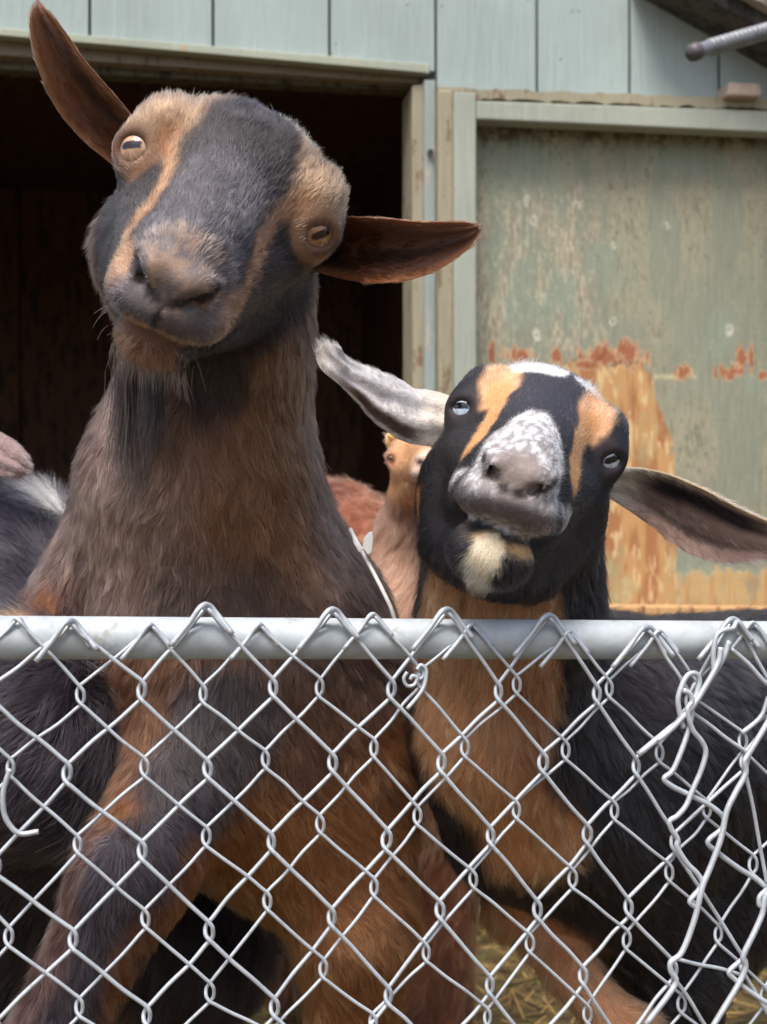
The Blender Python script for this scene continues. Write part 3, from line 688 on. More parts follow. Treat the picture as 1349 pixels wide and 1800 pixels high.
CAMP = np.array([0, 0, H])
def fur(parent, V, Fq, N, C_, flow, length, dens, rad=.00017, name='fur', lift=.28, frizz=.16):
    """N, C_, flow, length, dens are per vertex. dens in hairs / cm2"""
    a, b, c, d = (V[Fq[:, i]] for i in range(4))
    area = .5 * (np.linalg.norm(np.cross(b - a, c - a), axis=1) + np.linalg.norm(np.cross(c - a, d - a), axis=1)) * 1e4
    fc = (a + b + c + d) / 4; fn = nrm(N[Fq].mean(1)); face = (nrm(CAMP - fc) * fn).sum(1)
    w = np.where(face > -.12, 1.0, np.where(face > -.5, .18, 0.0)) * dens[Fq].mean(1) * area
    # parts far outside the view need no dense coat
    px = 674.5 + fc[:, 0] / fc[:, 1] * F; py = 900 - (fc[:, 2] - H) / fc[:, 1] * F
    w = w * np.where((px < -260) | (px > 1610) | (py > 2000), .08, 1.0)
    n = int(w.sum());
    if n < 10: return
    k = rng.choice(len(Fq), n, p=w / w.sum()); u, v = rng.random(n), rng.random(n)
    q = Fq[k]; W4 = [(1 - u) * (1 - v), u * (1 - v), u * v, (1 - u) * v]
    def ip(A): return sum(A[q[:, i]] * (W4[i][:, None] if A.ndim > 1 else W4[i]) for i in range(4))
    p = ip(V); nn = nrm(ip(N)); cc = ip(C_); fl = ip(flow); Ln = ip(length) * rng.uniform(.55, 1.25, n)
    # clump noise in direction
    wob = np.stack([fbm(p, 75, 3, 3) - .5, fbm(p, 75, 3, 13) - .5, fbm(p, 75, 3, 23) - .5], 1) * 2.0
    sk = np.clip((Ln / rng.uniform(.8, 1.2, n)) / .011, .22, 1.0)[:, None]
    fl = nrm(fl) + wob * sk; fl = fl - nn * (fl * nn).sum(1)[:, None]; fl = nrm(fl)
    d0 = nrm(fl + nn * (lift + rng.normal(0, .10, n))[:, None] * (.45 + .55 * sk) + rng.normal(0, frizz, (n, 3)) * sk)
    bend = fl * .55 - nn * .12 + rng.normal(0, .18, (n, 3)) * sk
    m = 4; t = np.array([0, .35, .7, 1.0]); pts = np.zeros((n, m, 3), np.float32)
    for i in range(m): pts[:, i] = p - nn * .0006 + Ln[:, None] * (d0 * t[i] + bend * .5 * t[i] ** 2)
    from mathutils.kdtree import KDTree
    nk = max(8, n // 26); ci = rng.choice(n, nk, replace=False); kd = KDTree(nk)
    for j, i in enumerate(ci): kd.insert(p[i] + rng.normal(0, .0006, 3), j)
    kd.balance(); near = np.fromiter((kd.find(q_)[1] for q_ in p), int, n); cidx = ci[near]
    pull = (rng.uniform(.25, .75, nk)[near] * np.clip(Ln / .012, .15, 1))[:, None]
    for i in range(m):
        pts[:, i] += (pull * t[i] ** 1.5) * ((pts[cidx, i] - pts[cidx, 0]) * (Ln / (Ln[cidx] + 1e-9))[:, None] + p[cidx] - pts[:, i]) if i else 0
    ctone = np.exp(rng.normal(0, .20, nk))[near]
    tone = ctone * np.exp(rng.normal(0, .26, n)); cl = .30 + 1.25 * fbm(p, 170, 3, 31); cc = np.clip(cc * (tone * cl)[:, None], .004, .95)
    cu = bpy.data.hair_curves.new(name); cu.add_curves([m] * n)
    cu.attributes['position'].data.foreach_set('vector', pts.ravel())
    r = (np.ones((n, 1)) * np.array([1, .95, .7, .25]) * rad * rng.uniform(.7, 1.3, (n, 1))).astype(np.float32)
    ra_ = cu.attributes.get('radius') or cu.attributes.new('radius', 'FLOAT', 'POINT'); ra_.data.foreach_set('value', r.ravel())
    ca = cu.attributes.new('col', 'FLOAT_COLOR', 'CURVE'); ca.data.foreach_set('color', np.concatenate([cc, np.ones((n, 1))], 1).astype(np.float32).ravel())
    cu.materials.append(M_FUR); o = bpy.data.objects.new(name, cu); COL.objects.link(o); adopt(o, parent)
    print(name, n); return o

def tuft(parent, roots, dirs, lens, cols, rad=.0002, name='beard'):
    n = len(roots); m = 5; t = np.linspace(0, 1, m); pts = np.zeros((n, m, 3), np.float32)
    curl = rng.normal(0, .10, (n, 3))
    for i in range(m): pts[:, i] = roots + lens[:, None] * (dirs * t[i] + np.array([0, 0, -.35]) * t[i] ** 2 + curl * t[i] ** 2)
    cu = bpy.data.hair_curves.new(name); cu.add_curves([m] * n); cu.attributes['position'].data.foreach_set('vector', pts.ravel())
    r = (np.ones((n, 1)) * np.array([1, 1, .8, .6, .2]) * rad).astype(np.float32)
    ra_ = cu.attributes.get('radius') or cu.attributes.new('radius', 'FLOAT', 'POINT'); ra_.data.foreach_set('value', r.ravel())
    ca = cu.attributes.new('col', 'FLOAT_COLOR', 'CURVE'); ca.data.foreach_set('color', np.concatenate([cols, np.ones((n, 1))], 1).astype(np.float32).ravel())
    cu.materials.append(M_FUR); o = bpy.data.objects.new(name, cu); COL.objects.link(o); adopt(o, parent); return o

def join(parts):
    V = []; Fs = []; b = 0; out = {}
    for p in parts:
        V.append(p['V']); Fs.append(p['F'] + b); b += len(p['V'])
    for k in ('N', 'C', 'flow', 'len', 'dens'): out[k] = np.concatenate([p[k] for p in parts])
    out['V'] = np.concatenate(V); out['F'] = np.concatenate(Fs); return out
def finish_goat(root, parts, fr=.00017, lift=.28):
    J = join(parts)
    body = mesh_obj('body', J['V'], J['F'], M_SKIN, root, True, J['C'])
    fur(body, J['V'], J['F'], J['N'], J['C'], J['flow'], J['len'], J['dens'], fr, 'fur', lift)
    return body
DOWN = np.array([0, 0, -1.0])
TOC = np.array([0, -1.0, 0])
def hw(px, d): return px / F * d
def noisy(p, amp=.006, s=90, off=0):
    return p + amp * 2 * (np.stack([fbm(p, s, 2, off + 1), fbm(p, s, 2, off + 5), fbm(p, s, 2, off + 9)], 1) - .5)
def head_flow(h, L):
    fl = -h.F[None] * np.ones((len(L), 1)) + h.U[None] * (sst(-.02, .03, L[:, 2]) * .9)[:, None] - h.U[None] * (sst(.02, .06, -L[:, 2]) * 1.0)[:, None]
    fl = fl + h.X[None] * (np.clip(L[:, 0] / .05, -1, 1) * .35)[:, None]
    return fl

# ---------------------------------------------------------------- goat one: big brown goat
def goat_brown():
    root = thing('goat', 'big brown goat with tan face stripes, head tilted high above the rail', 'goat', P(400, 900, 1.15) * [1, 1, 0])
    h = Head(P(392, 362, .975), 1.11, 23.7, 20, 8, .0605, .93)
    f = Field((-.42, .76, .02), (.20, 1.95, 1.22), .0036)
    head_sdf(f, h, dict(ns=.88, lz=.001))
    # throat and neck
    h.cap(f, (0, -.045, -.02), (0, -.03, -.075), .064, .052, .03)
    f.cap(h.w(0, -.05, -.03), P(390, 640, 1.07), .066, .070, .03)
    f.cap(P(385, 640, 1.07), P(355, 850, 1.10), .068, .094, .03)
    f.cap(P(355, 850, 1.10), P(385, 1060, 1.14), .094, .128, .04)
    f.ell(P(450, 1240, 1.16), (.140, .150, .165), k=.05)
    f.ell(P(540, 1390, 1.13), (.085, .09, .12), k=.04)
    f.cap(P(450, 1240, 1.25), P(480, 1230, 1.72), .140, .150, .05)
    f.cap(P(170, 1085, 1.14), P(-10, 1090, 1.18), .040, .020, .03)
    f.cap(P(240, 880, 1.13), P(162, 1040, 1.13), .045, .050, .03)
    # forelegs
    f.cap(P(350, 1330, 1.06), P(235, 1530, .99), .060, .043, .03)
    f.cap(P(235, 1530, .99), P(90, 1830, .98), .041, .032, .02)
    f.cap(P(90, 1830, .98), P(10, 2250, 1.05), .030, .020, .02)
    f.cap(P(590, 1400, 1.13), P(625, 1640, 1.10), .068, .050, .03)
    f.cap(P(625, 1640, 1.10), P(605, 2000, 1.12), .048, .026, .02)
    f.cap(P(610, 2000, 1.12), P(605, 2480, 1.14), .025, .020, .02)
    for x in (330, 560):
        f.cap(P(x, 1300, 1.74), P(x - 20, 1560, 1.80), .075, .045, .03); f.cap(P(x - 20, 1560, 1.80), P(x, 1830, 1.76), .035, .022, .02)
    e = []
    for sx in (-1, 1):
        gz = nrm(h.X * sx * (.62 if sx < 0 else .45) + nrm(CAMP - h.o) * .95 + h.U * .1)
        e.append(eye_geo(f, h, sx, gz, 1.05 if sx < 0 else .92))
    V, Fq = f.mesh(); N = f.grad(V); L = h.l(V); Ln = noisy(L, .005, 70)
    x, y, z = Ln.T; ax = np.abs(x)
    px = 674.5 + V[:, 0] / V[:, 1] * F; py = 900 - (V[:, 2] - H) / V[:, 1] * F
    # ---- coat
    q = noisy(V, .02, 18)
    C = np.tile(s2l((70, 50, 43)), (len(V), 1))
    C = mixc(C, sst(.45, .62, fbm(V, 14, 3, 3)), s2l((98, 78, 70)))
    C = mixc(C, 1 - sst(.045, .10, chaind(q, [P(480, 730, .99), P(430, 800, 1.0), P(520, 950, .98)])), s2l((108, 74, 48)))
    C = mixc(C, (1 - sst(.03, .07, chaind(q, [P(230, 700, 1.0), P(240, 800, 1.0), P(180, 940, 1.02)]))) * .5, s2l((116, 92, 78)))
    C = mixc(C, (1 - sst(.02, .055, chaind(q, [P(300, 1060, .99), P(480, 1060, .99), P(620, 1100, 1.02)]))) * .75, s2l((44, 32, 28)))
    C = mixc(C, 1 - sst(.07, .13, chaind(q, [P(440, 1440, 1.0), P(600, 1440, 1.04), P(600, 1800, 1.06)])), s2l((116, 74, 42)))
    C = mixc(C, (1 - sst(.02, .05, chaind(q, [P(420, 1600, 1.0), P(520, 1560, 1.0)]))) * .7, s2l((132, 88, 50)))
    C = mixc(C, (1 - sst(.015, .035, chaind(q, [P(700, 1180, 1.04), P(730, 1400, 1.06)]))) * .8, s2l((52, 36, 30)))
    C = mixc(C, (1 - sst(.04, .08, chaind(q, [P(640, 1180, 1.03), P(560, 1260, 1.02)]))) * .8, s2l((58, 40, 32)))
    C = mixc(C, 1 - sst(.016, .03, chaind(q, [P(90, 1060, 1.13), P(120, 1065, 1.11)])), s2l((150, 92, 56)))
    C = mixc(C, 1 - sst(.03, .06, chaind(q, [P(250, 1200, 1.02), P(240, 1290, 1.0), P(330, 1190, 1.02)])), s2l((84, 54, 36)))
    C = mixc(C, 1 - sst(.012, .024, chaind(q, [P(175, 1180, 1.08), P(185, 1290, 1.07)])), s2l((30, 22, 20)))  # dark gap beside the chest, its shade painted into the coat as black
    C = mixc(C, 1 - sst(.035, .06, chaind(q, [P(380, 1290, .99), P(340, 1370, .98)])), s2l((54, 48, 50)))
    C = mixc(C, 1 - sst(.030, .045, chaind(q, [P(350, 1400, .95), P(240, 1520, .94), P(95, 1800, .94), P(0, 2200, 1.0)])), s2l((50, 44, 50)))
    C = mixc(C, (1 - sst(.010, .020, chaind(q, [P(330, 1500, .97), P(255, 1640, .96), P(200, 1800, .96)]))) * .9, s2l((98, 62, 42)))
    C = mixc(C, (1 - sst(.010, .020, chaind(q, [P(170, 1480, .98), P(90, 1640, .96), P(40, 1780, .96)]))) * .8, s2l((70, 44, 38)))
    # head colours
    hm = 1 - sst(.080, .100, segd(L, (0, -.03, .0), (0, .12, -.04)))
    D = np.tile(s2l((31, 27, 28)), (len(V), 1))
    D = mixc(D, sst(.0, .05, z) * sst(-.02, .03, y) * 0 + sst(.45, .6, fbm(L, 30, 2, 8)) * .5, s2l((46, 42, 44)))
    D = mixc(D, sst(-.05, -.085, z) , s2l((38, 30, 28)))
    bridge = (1 - sst(.024, .034, ax)) * sst(.03, .07, y) * sst(-.06, -.02, z)
    D = mixc(D, bridge * .5, s2l((84, 80, 84)))
    D = mixc(D, 1 - sst(.020, .032, np.minimum(segd(Ln, (-.050, -.02, .048), (-.062, .016, .030)), segd(Ln, (.050, -.02, .048), (.062, .016, .030)))), s2l((124, 98, 76)))
    D = mixc(D, (1 - sst(.022, .040, np.minimum(np.linalg.norm(Ln - [-.050, -.018, .045], axis=1), np.linalg.norm(Ln - [.050, -.018, .045], axis=1)))) * sst(.50, .62, fbm(L, 260, 3, 44)) * .65, s2l((86, 66, 54)))
    for sx in (-1, 1):
        st = chaind(noisy(L, .006, 200), [(sx * .056, .0, .038), (sx * .045, .028, .024), (sx * .034, .07, .004), (sx * .036, .11, -.022), (sx * .034, .135, -.045)])
        D = mixc(D, (1 - sst(.003, .0115, st)) * .95, s2l((140, 100, 70)))
        D = mixc(D, 1 - sst(.016, .022, np.linalg.norm(Ln - np.array([sx * h.eye[0], h.eye[1] + .010, h.eye[2]]), axis=1)), s2l((128, 96, 74)))
        D = mixc(D, 1 - sst(.0040, .0068, np.min([np.linalg.norm(V - r_, axis=1) for r_ in e[0 if sx < 0 else 1][5]], axis=0)), s2l((92, 66, 54)))
    mz = 1 - sst(.034, .046, np.linalg.norm((Ln - [0, .150, -.035]) * [.9, 1, 1], axis=1))
    D = mixc(D, mz, s2l((98, 89, 87)))
    D = mixc(D, mz * sst(.48, .60, fbm(L, 90, 3, 71)) * .8, s2l((142, 116, 98)))
    D = mixc(D, mz * sst(.50, .62, fbm(L, 120, 3, 75)) * .7, s2l((74, 66, 70)))
    D = mixc(D, (1 - sst(.007, .016, chaind(Ln, [(-.034, .125, -.030), (-.030, .140, -.040)]))) * .8, s2l((164, 122, 88)))
    D = mixc(D, (1 - sst(.006, .014, chaind(Ln, [(.034, .125, -.032), (.030, .140, -.045)]))) * .7, s2l((158, 122, 98)))
    D = mixc(D, (1 - sst(.010, .024, segd(Ln, (-.022, .148, -.052), (.022, .148, -.052)))) * .85, s2l((80, 74, 80)))
    D = mixc(D, (1 - sst(.0035, .0075, chaind(noisy(L, .006, 260), [(-.036, .115, -.056), (-.026, .142, -.058), (0, .156, -.0585), (.026, .142, -.058), (.036, .112, -.055)]))) * .9, s2l((164, 124, 86)))
    D = mixc(D, (1 - sst(.009, .020, chaind(Ln, [(-.020, .140, -.070), (.006, .142, -.074)]))) * .75, s2l((110, 74, 50)))
    D = mixc(D, (1 - sst(.010, .018, np.linalg.norm(Ln - [-.014, .132, -.082], axis=1))) * .7, s2l((104, 70, 48)))
    D = mixc(D, (1 - sst(.006, .014, segd(Ln, (-.062, -.02, -.075), (-.060, -.02, -.10)))) * .7, s2l((156, 96, 62)))
    D = mixc(D, (1 - sst(.008, .016, np.linalg.norm(Ln - [.025, -.03, .066], axis=1))) * .8, s2l((196, 184, 160)))
    # nostril skin dark inside
    for sx in (-1, 1):
        D = mixc(D, 1 - sst(.0025, .0048, chaind(L, [(sx * .0034, .162, -.035), (sx * .0117, .160, -.0325), (sx * .019, .153, -.0265), (sx * .0238, .147, -.019)])), s2l((30, 22, 22)))
    mouth = chaind(L, [(-.036, .105, -.059), (-.024, .146, -.0625), (0, .163, -.0635), (.024, .146, -.0625), (.036, .105, -.059)])
    D = mixc(D, (1 - sst(.002, .005, mouth)) * .8, s2l((46, 36, 36)))
    D = mixc(D, 1 - sst(.0014, .0034, segd(L, (0, .164, -.035), (0, .158, -.057))), s2l((30, 24, 24)))
    C = mixc(C, hm, D)
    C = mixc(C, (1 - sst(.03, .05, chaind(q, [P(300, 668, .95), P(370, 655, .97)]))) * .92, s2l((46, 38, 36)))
    # ---- hair flow, length, density
    fl = DOWN[None] * np.ones((len(V), 1)) + np.stack([np.clip((px - 380) / 400, -1, 1) * .25, .15 + 0 * px, 0 * px], 1)
    lo = sst(1150, 1300, py)[:, None]; fl = fl + lo * np.array([.3, 0, 0])
    fl = fl * (1 - hm[:, None]) + head_flow(h, L) * hm[:, None]
    ln = .009 + .008 * fbm(V, 20, 2, 2)
    brow = 1 - sst(.03, .05, np.minimum(np.linalg.norm(L - [-.045, -.03, .055], axis=1), np.linalg.norm(L - [.045, -.03, .055], axis=1)))
    hl_ = .0060 + .005 * brow + .004 * (1 - sst(-.05, .02, y)) + .005 * (1 - sst(-.09, -.06, z))
    nose = 1 - sst(.020, .032, np.linalg.norm(L - [0, .164, -.032], axis=1)); hl_ = hl_ * (1 - nose) + .0026 * nose
    ln = ln * (1 - hm) + hl_ * hm
    dens = np.where(hm > .5, 190, 62) * np.ones(len(V)) * (1 - nose * .35)
    for c, R, gz, u, up, ring in e:
        r = np.linalg.norm(V - (c + gz * R * .8), axis=1); ln = ln * (.35 + .65 * sst(.013, .024, r)); dens = dens * sst(.0130, .0152, r)
    parts = [dict(V=V, F=Fq, N=N, C=C, flow=fl, len=ln, dens=dens)]
    # ---- ears
    def mk(ctrl, facing, inner, outer, rimc, tipc):
        E = ear(ctrl, facing)
        n3 = fbm(E['V'], 60, 3, 4)
        c = np.where(E['s'][:, None] == 0, s2l(inner)[None], s2l(outer)[None]) * (.8 + .4 * n3)[:, None]
        c = mixc(c, sst(.45, .7, fbm(E['V'] * [1, 1, 1], 45, 2, 17)) * (E['s'] == 0) * .7, s2l((98, 58, 36)))
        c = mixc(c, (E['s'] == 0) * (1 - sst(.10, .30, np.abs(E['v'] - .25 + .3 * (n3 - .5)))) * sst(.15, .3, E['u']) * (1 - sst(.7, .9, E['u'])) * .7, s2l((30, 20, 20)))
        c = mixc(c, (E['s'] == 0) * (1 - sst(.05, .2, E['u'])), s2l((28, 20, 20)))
        c = mixc(c, sst(.72, .95, np.abs(E['v'])), s2l(rimc)); c = mixc(c, sst(.86, .97, E['u']), s2l(tipc))
        flw = E['T'] + E['N'] * .1; l = np.where(E['s'] == 0, .010, .007) * (1.0 - .25 * np.abs(E['v'])) * (1 - .5 * E['u'])
        return dict(V=E['V'], F=E['F'], N=E['N'], C=c, flow=flw, len=l, dens=np.full(len(l), 95.0))
    d = 1.0
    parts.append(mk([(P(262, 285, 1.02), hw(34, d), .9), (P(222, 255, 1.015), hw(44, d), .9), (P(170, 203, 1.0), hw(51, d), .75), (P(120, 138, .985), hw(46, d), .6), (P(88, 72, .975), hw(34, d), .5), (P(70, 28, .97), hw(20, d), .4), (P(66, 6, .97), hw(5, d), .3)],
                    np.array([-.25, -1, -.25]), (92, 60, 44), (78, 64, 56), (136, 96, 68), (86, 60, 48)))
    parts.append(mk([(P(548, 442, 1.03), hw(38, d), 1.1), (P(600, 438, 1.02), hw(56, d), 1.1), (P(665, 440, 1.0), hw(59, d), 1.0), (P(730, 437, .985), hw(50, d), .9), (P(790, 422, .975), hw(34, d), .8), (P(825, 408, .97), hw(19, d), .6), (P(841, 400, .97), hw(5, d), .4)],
                    np.array([.15, -1, -.45]), (88, 57, 43), (104, 86, 76), (138, 90, 60), (70, 44, 36)))
    finish_goat(root, parts)
    eye_mesh(root, e[0], (196, 160, 132), (120, 90, 76), (26, 16, 20), (190, 168, 164), 0.0)
    eye_mesh(root, e[1], (158, 120, 84), (120, 88, 62), (30, 20, 18), (150, 120, 96), -.45)
    n = 16; rt = np.array([h.w(rng.choice([-1, 1]) * rng.uniform(.012, .034), rng.uniform(.11, .15), rng.uniform(-.075, -.045)) for _ in range(n)])
    tuft(root, rt, nrm((rt - h.w(0, .09, -.05)) * 20 + rng.normal(0, .3, (n, 3))), rng.uniform(.010, .022, n), s2l((150, 130, 112))[None] * rng.uniform(.5, 1.1, (n, 1)), .00009, 'whiskers')
    # chin hairs and the long dark beard down the left of the throat
    n = 160; u_ = rng.random(n); rt = np.array([h.w(-.024 + .05 * a, .128 - .035 * b, -.083 - .006 * b) for a, b in zip(u_, rng.random(n))])
    dr = nrm(np.tile(DOWN + TOC * .05, (n, 1)) + rng.normal(0, .16, (n, 3)) + (rt - rt.mean(0)) * 8)
    tuft(root, rt, dr, rng.uniform(.008, .018, n), s2l((58, 40, 30))[None] * rng.uniform(.5, 1.2, (n, 1)))
    n = 420; rt = np.array([P(222 + rng.normal(0, 10), 655 + rng.normal(0, 12), .985 + rng.normal(0, .004)) for _ in range(n)])
    tuft(root, rt, nrm(np.tile(DOWN + [-.02, .03, 0], (n, 1)) + rng.normal(0, .07, (n, 3))), rng.uniform(.035, .075, n), s2l((38, 30, 28))[None] * rng.uniform(.4, 1.5, (n, 1)), .00022)
    n = 300; rt = np.array([P(272 + rng.normal(0, 9), 668 + rng.normal(0, 12), .975 + rng.normal(0, .004)) for _ in range(n)])
    tuft(root, rt, nrm(np.tile(DOWN + [-.12, 0, 0], (n, 1)) + rng.normal(0, .08, (n, 3))), rng.uniform(.025, .045, n), s2l((28, 23, 22))[None] * rng.uniform(.5, 1.4, (n, 1)), .00022)
    return root
goat_brown()

# ---------------------------------------------------------------- goat two: black goat with tan stripes and a white nose
def goat_black():
    root = thing('goat', 'black goat with two tan face stripes, speckled white nose and pale blue eyes', 'goat', P(1050, 900, 1.3) * [1, 1, 0])
    h = Head(P(934, 785, .99), .985, 20, 4, -6, .053, .80)
    f = Field((.0, .76, .02), (.62, 1.95, .98), .0034)
    head_sdf(f, h, dict(poll=.024, jaw=.036, chin=-.012, mouth=.0028, lz=.003, ns=.74, mw=.048, lip=.023, cw=.031))
    h.cap(f, (0, -.045, -.02), (0, -.03, -.075), .060, .050, .03)
    h.cap(f, (-.042, -.01, -.045), (-.034, .035, -.090), .032, .022, .02)
    h.cap(f, (.042, -.01, -.045), (.034, .035, -.090), .032, .022, .02)
    h.ell(f, (0, .060, -.092), (.040, .042, .026), .02)
    f.cap(h.w(0, -.05, -.04), P(900, 1060, 1.07), .060, .070, .03)
    f.cap(P(898, 1060, 1.07), P(880, 1290, 1.10), .068, .072, .03)
    f.cap(P(885, 1290, 1.10), P(925, 1430, 1.13), .068, .075, .03)
    f.ell(P(1030, 1370, 1.22), (.120, .125, .150), k=.04)
    f.cap(P(1110, 1330, 1.27), P(1520, 1290, 1.68), .134, .165, .05)
    f.ell(P(1180, 1520, 1.32), (.12, .13, .13), k=.04)
    f.cap(P(1080, 1480, 1.2), P(1190, 1700, 1.22), .075, .045, .03); f.cap(P(1190, 1700, 1.22), P(1210, 2200, 1.22), .042, .022, .02)
    f.cap(P(930, 1480, 1.20), P(900, 1600, 1.20), .050, .026, .02); f.cap(P(900, 1600, 1.20), P(1000, 1700, 1.16), .019, .020, .015); f.cap(P(1000, 1700, 1.16), P(1110, 1830, 1.14), .020, .022, .015)
    f.cap(P(1110, 1830, 1.14), P(1140, 2250, 1.16), .026, .020, .02)
    for x in (1420, 1540): f.cap(P(x, 1400, 1.66), P(x, 1900, 1.72), .07, .026, .03)
    e = []
    for sx in (-1, 1):
        gz = nrm(h.X * sx * .55 + nrm(CAMP - h.o) * .95 + h.U * .1); e.append(eye_geo(f, h, sx, gz, .95))
    V, Fq = f.mesh(); N = f.grad(V); L = h.l(V); Ln = noisy(L, .004, 80); x, y, z = Ln.T; ax = np.abs(x)
    px = 674.5 + V[:, 0] / V[:, 1] * F; py = 900 - (V[:, 2] - H) / V[:, 1] * F; q = noisy(V, .016, 22)
    C = np.tile(s2l((26, 24, 27)), (len(V), 1))
    C = mixc(C, sst(.5, .65, fbm(V, 14, 3, 3)) * .5, s2l((38, 35, 39)))
    C = mixc(C, 1 - sst(.056, .068, chaind(q, [P(850, 1060, 1.0), P(835, 1180, 1.03), P(830, 1290, 1.04)])), s2l((162, 116, 82)))
    C = mixc(C, 1 - sst(.026, .045, chaind(q, [P(870, 1360, 1.05), P(950, 1455, 1.06), P(920, 1490, 1.07)])), s2l((170, 118, 78)))
    C = mixc(C, (1 - sst(.010, .022, chaind(q, [P(905, 1180, 1.02), P(925, 1280, 1.02), P(925, 1350, 1.03)]))) * .5, s2l((120, 68, 40)))
    C = mixc(C, 1 - sst(.030, .045, chaind(q, [P(900, 1630, 1.18), P(1000, 1715, 1.14), P(1115, 1840, 1.12)])), s2l((168, 118, 84)))
    C = mixc(C, 1 - sst(.035, .06, chaind(q, [P(1345, 1600, 1.38), P(1360, 1800, 1.38)])), s2l((170, 112, 68)))
    C = mixc(C, 1 - sst(.025, .045, chaind(q, [P(1350, 1640, 1.38), P(1365, 1700, 1.38)])), s2l((214, 204, 186)))
    hm = 1 - sst(.088, .104, segd(L, (0, -.03, .0), (0, .11, -.05)))
    D = np.tile(s2l((27, 26, 31)), (len(V), 1))
    D = mixc(D, sst(.0, .03, z) * (1 - sst(.028, .04, ax)) * .7, s2l((50, 49, 58)))
    tan = mixc(np.tile(s2l((206, 160, 122)), (len(V), 1)), sst(.45, .65, fbm(L, 120, 3, 91)) * .7, s2l((176, 124, 86)))
    for sx in (-1, 1):
        st = chaind(Ln, [(sx * .036, -.02, .054), (sx * .038, .0, .044), (sx * .036, .03, .028)])
        D = mixc(D, 1 - sst(.013, .020, st), tan)
        st = chaind(Ln, [(sx * .036, .03, .030), (sx * .033, .07, .006), (sx * .034, .105, -.018)])
        D = mixc(D, 1 - sst(.008, .0135, st), s2l((200, 146, 96)))
        D = mixc(D, 1 - sst(.017, .021, np.linalg.norm(Ln - np.array([sx * h.eye[0], h.eye[1] + .008, h.eye[2] - .002]), axis=1)), s2l((40, 34, 38)))
    # white nose: a wedge that widens from the bridge to the mouth corners
    wy = np.interp(y, [.085, .10, .125, .15, .175], [.003, .013, .028, .036, .040])
    wn_ = sst(-.003, .003, wy - ax) * sst(.086, .096, y) * sst(-.066, -.060, z) * (z > -.08)
    for sx in (-1, 1): wn_ = np.maximum(wn_, (1 - sst(.007, .012, chaind(Ln, [(sx * .043, .100, -.045), (sx * .032, .128, -.040)]))))
    spk = fbm(L, 420, 3, 6)
    wcol = np.tile(s2l((206, 206, 210)), (len(V), 1)); wcol = mixc(wcol, sst(.44, .60, spk + .14 * sst(.12, .165, y)) * .85, s2l((118, 112, 112)))
    D = mixc(D, wn_ * .96, wcol)
    D = mixc(D, (1 - sst(.012, .028, np.linalg.norm((Ln - [.0, .162, -.024]) * [1, 1, 1], axis=1))) * .85, s2l((126, 112, 106)))
    D = mixc(D, (1 - sst(.007, .016, chaind(Ln, [(-.030, .138, -.051), (-.012, .156, -.052), (.012, .156, -.052), (.026, .145, -.050)]))) * .85, s2l((88, 78, 84)))
    # white crown
    D = mixc(D, 1 - sst(.014, .018, segd(Ln, (-.024, .003, .062), (-.006, .004, .063))), s2l((236, 234, 230)))
    D = mixc(D, 1 - sst(.006, .010, segd(Ln, (.020, .0, .060), (.028, -.004, .056))), s2l((228, 226, 222)))
    # lower lip, pale chin
    D = mixc(D, 1 - sst(.0055, .009, chaind(Ln, [(-.040, .108, -.062), (-.020, .140, -.067), (.014, .144, -.068), (.034, .118, -.065)])), s2l((196, 160, 118)))
    D = mixc(D, 1 - sst(.0085, .0125, chaind(noisy(L, .004, 200), [(-.001, .146, -.070), (-.002, .140, -.085), (.000, .085, -.125)])), s2l((218, 204, 176)))
    D = mixc(D, (1 - sst(.012, .020, chaind(Ln, [(-.062, .0, -.07), (-.050, .02, -.105), (-.03, .02, -.135), (.03, .02, -.135), (.045, .02, -.12)]))) , s2l((190, 128, 78)))
    for sx in (-1, 1):
        D = mixc(D, 1 - sst(.0025, .0048, chaind(L, [(sx * .0034, .162, -.035), (sx * .0117, .160, -.0325), (sx * .019, .153, -.0265), (sx * .0238, .147, -.019)])), s2l((30, 22, 22)))
    mouth = chaind(L, [(-.050, .085, -.048), (-.040, .108, -.057), (-.024, .148, -.060), (0, .160, -.060), (.024, .148, -.060), (.040, .108, -.057), (.050, .085, -.048)])
    D = mixc(D, (1 - sst(.0018, .004, mouth)) * .85, s2l((60, 44, 40)))
    C = mixc(C, hm, D)
    fl = DOWN[None] * np.ones((len(V), 1)) + np.stack([sst(900, 1200, px) * .7, .1 + 0 * px, 0 * px], 1)
    fl = fl * (1 - hm[:, None]) + head_flow(h, L) * hm[:, None]
    ln = .011 + .008 * fbm(V, 20, 2, 2); nose = 1 - sst(.022, .034, np.linalg.norm(L - [0, .164, -.030], axis=1))
    hl_ = .0042 + .003 * (1 - sst(-.03, .03, y)) + .004 * (1 - sst(-.10, -.07, z)); hl_ = hl_ * (1 - nose) + .0022 * nose
    ln = ln * (1 - hm) + hl_ * hm; dens = np.where(hm > .5, 190, 55) * np.ones(len(V)) * (1 - .35 * nose)
    for c, R, gz, u, up, ring in e:
        r = np.linalg.norm(V - (c + gz * R * .8), axis=1); ln = ln * (.25 + .75 * sst(.014, .028, r)); dens = dens * sst(.0115, .0145, r)
    parts = [dict(V=V, F=Fq, N=N, C=C, flow=fl, len=ln, dens=dens)]
    d = 1.0
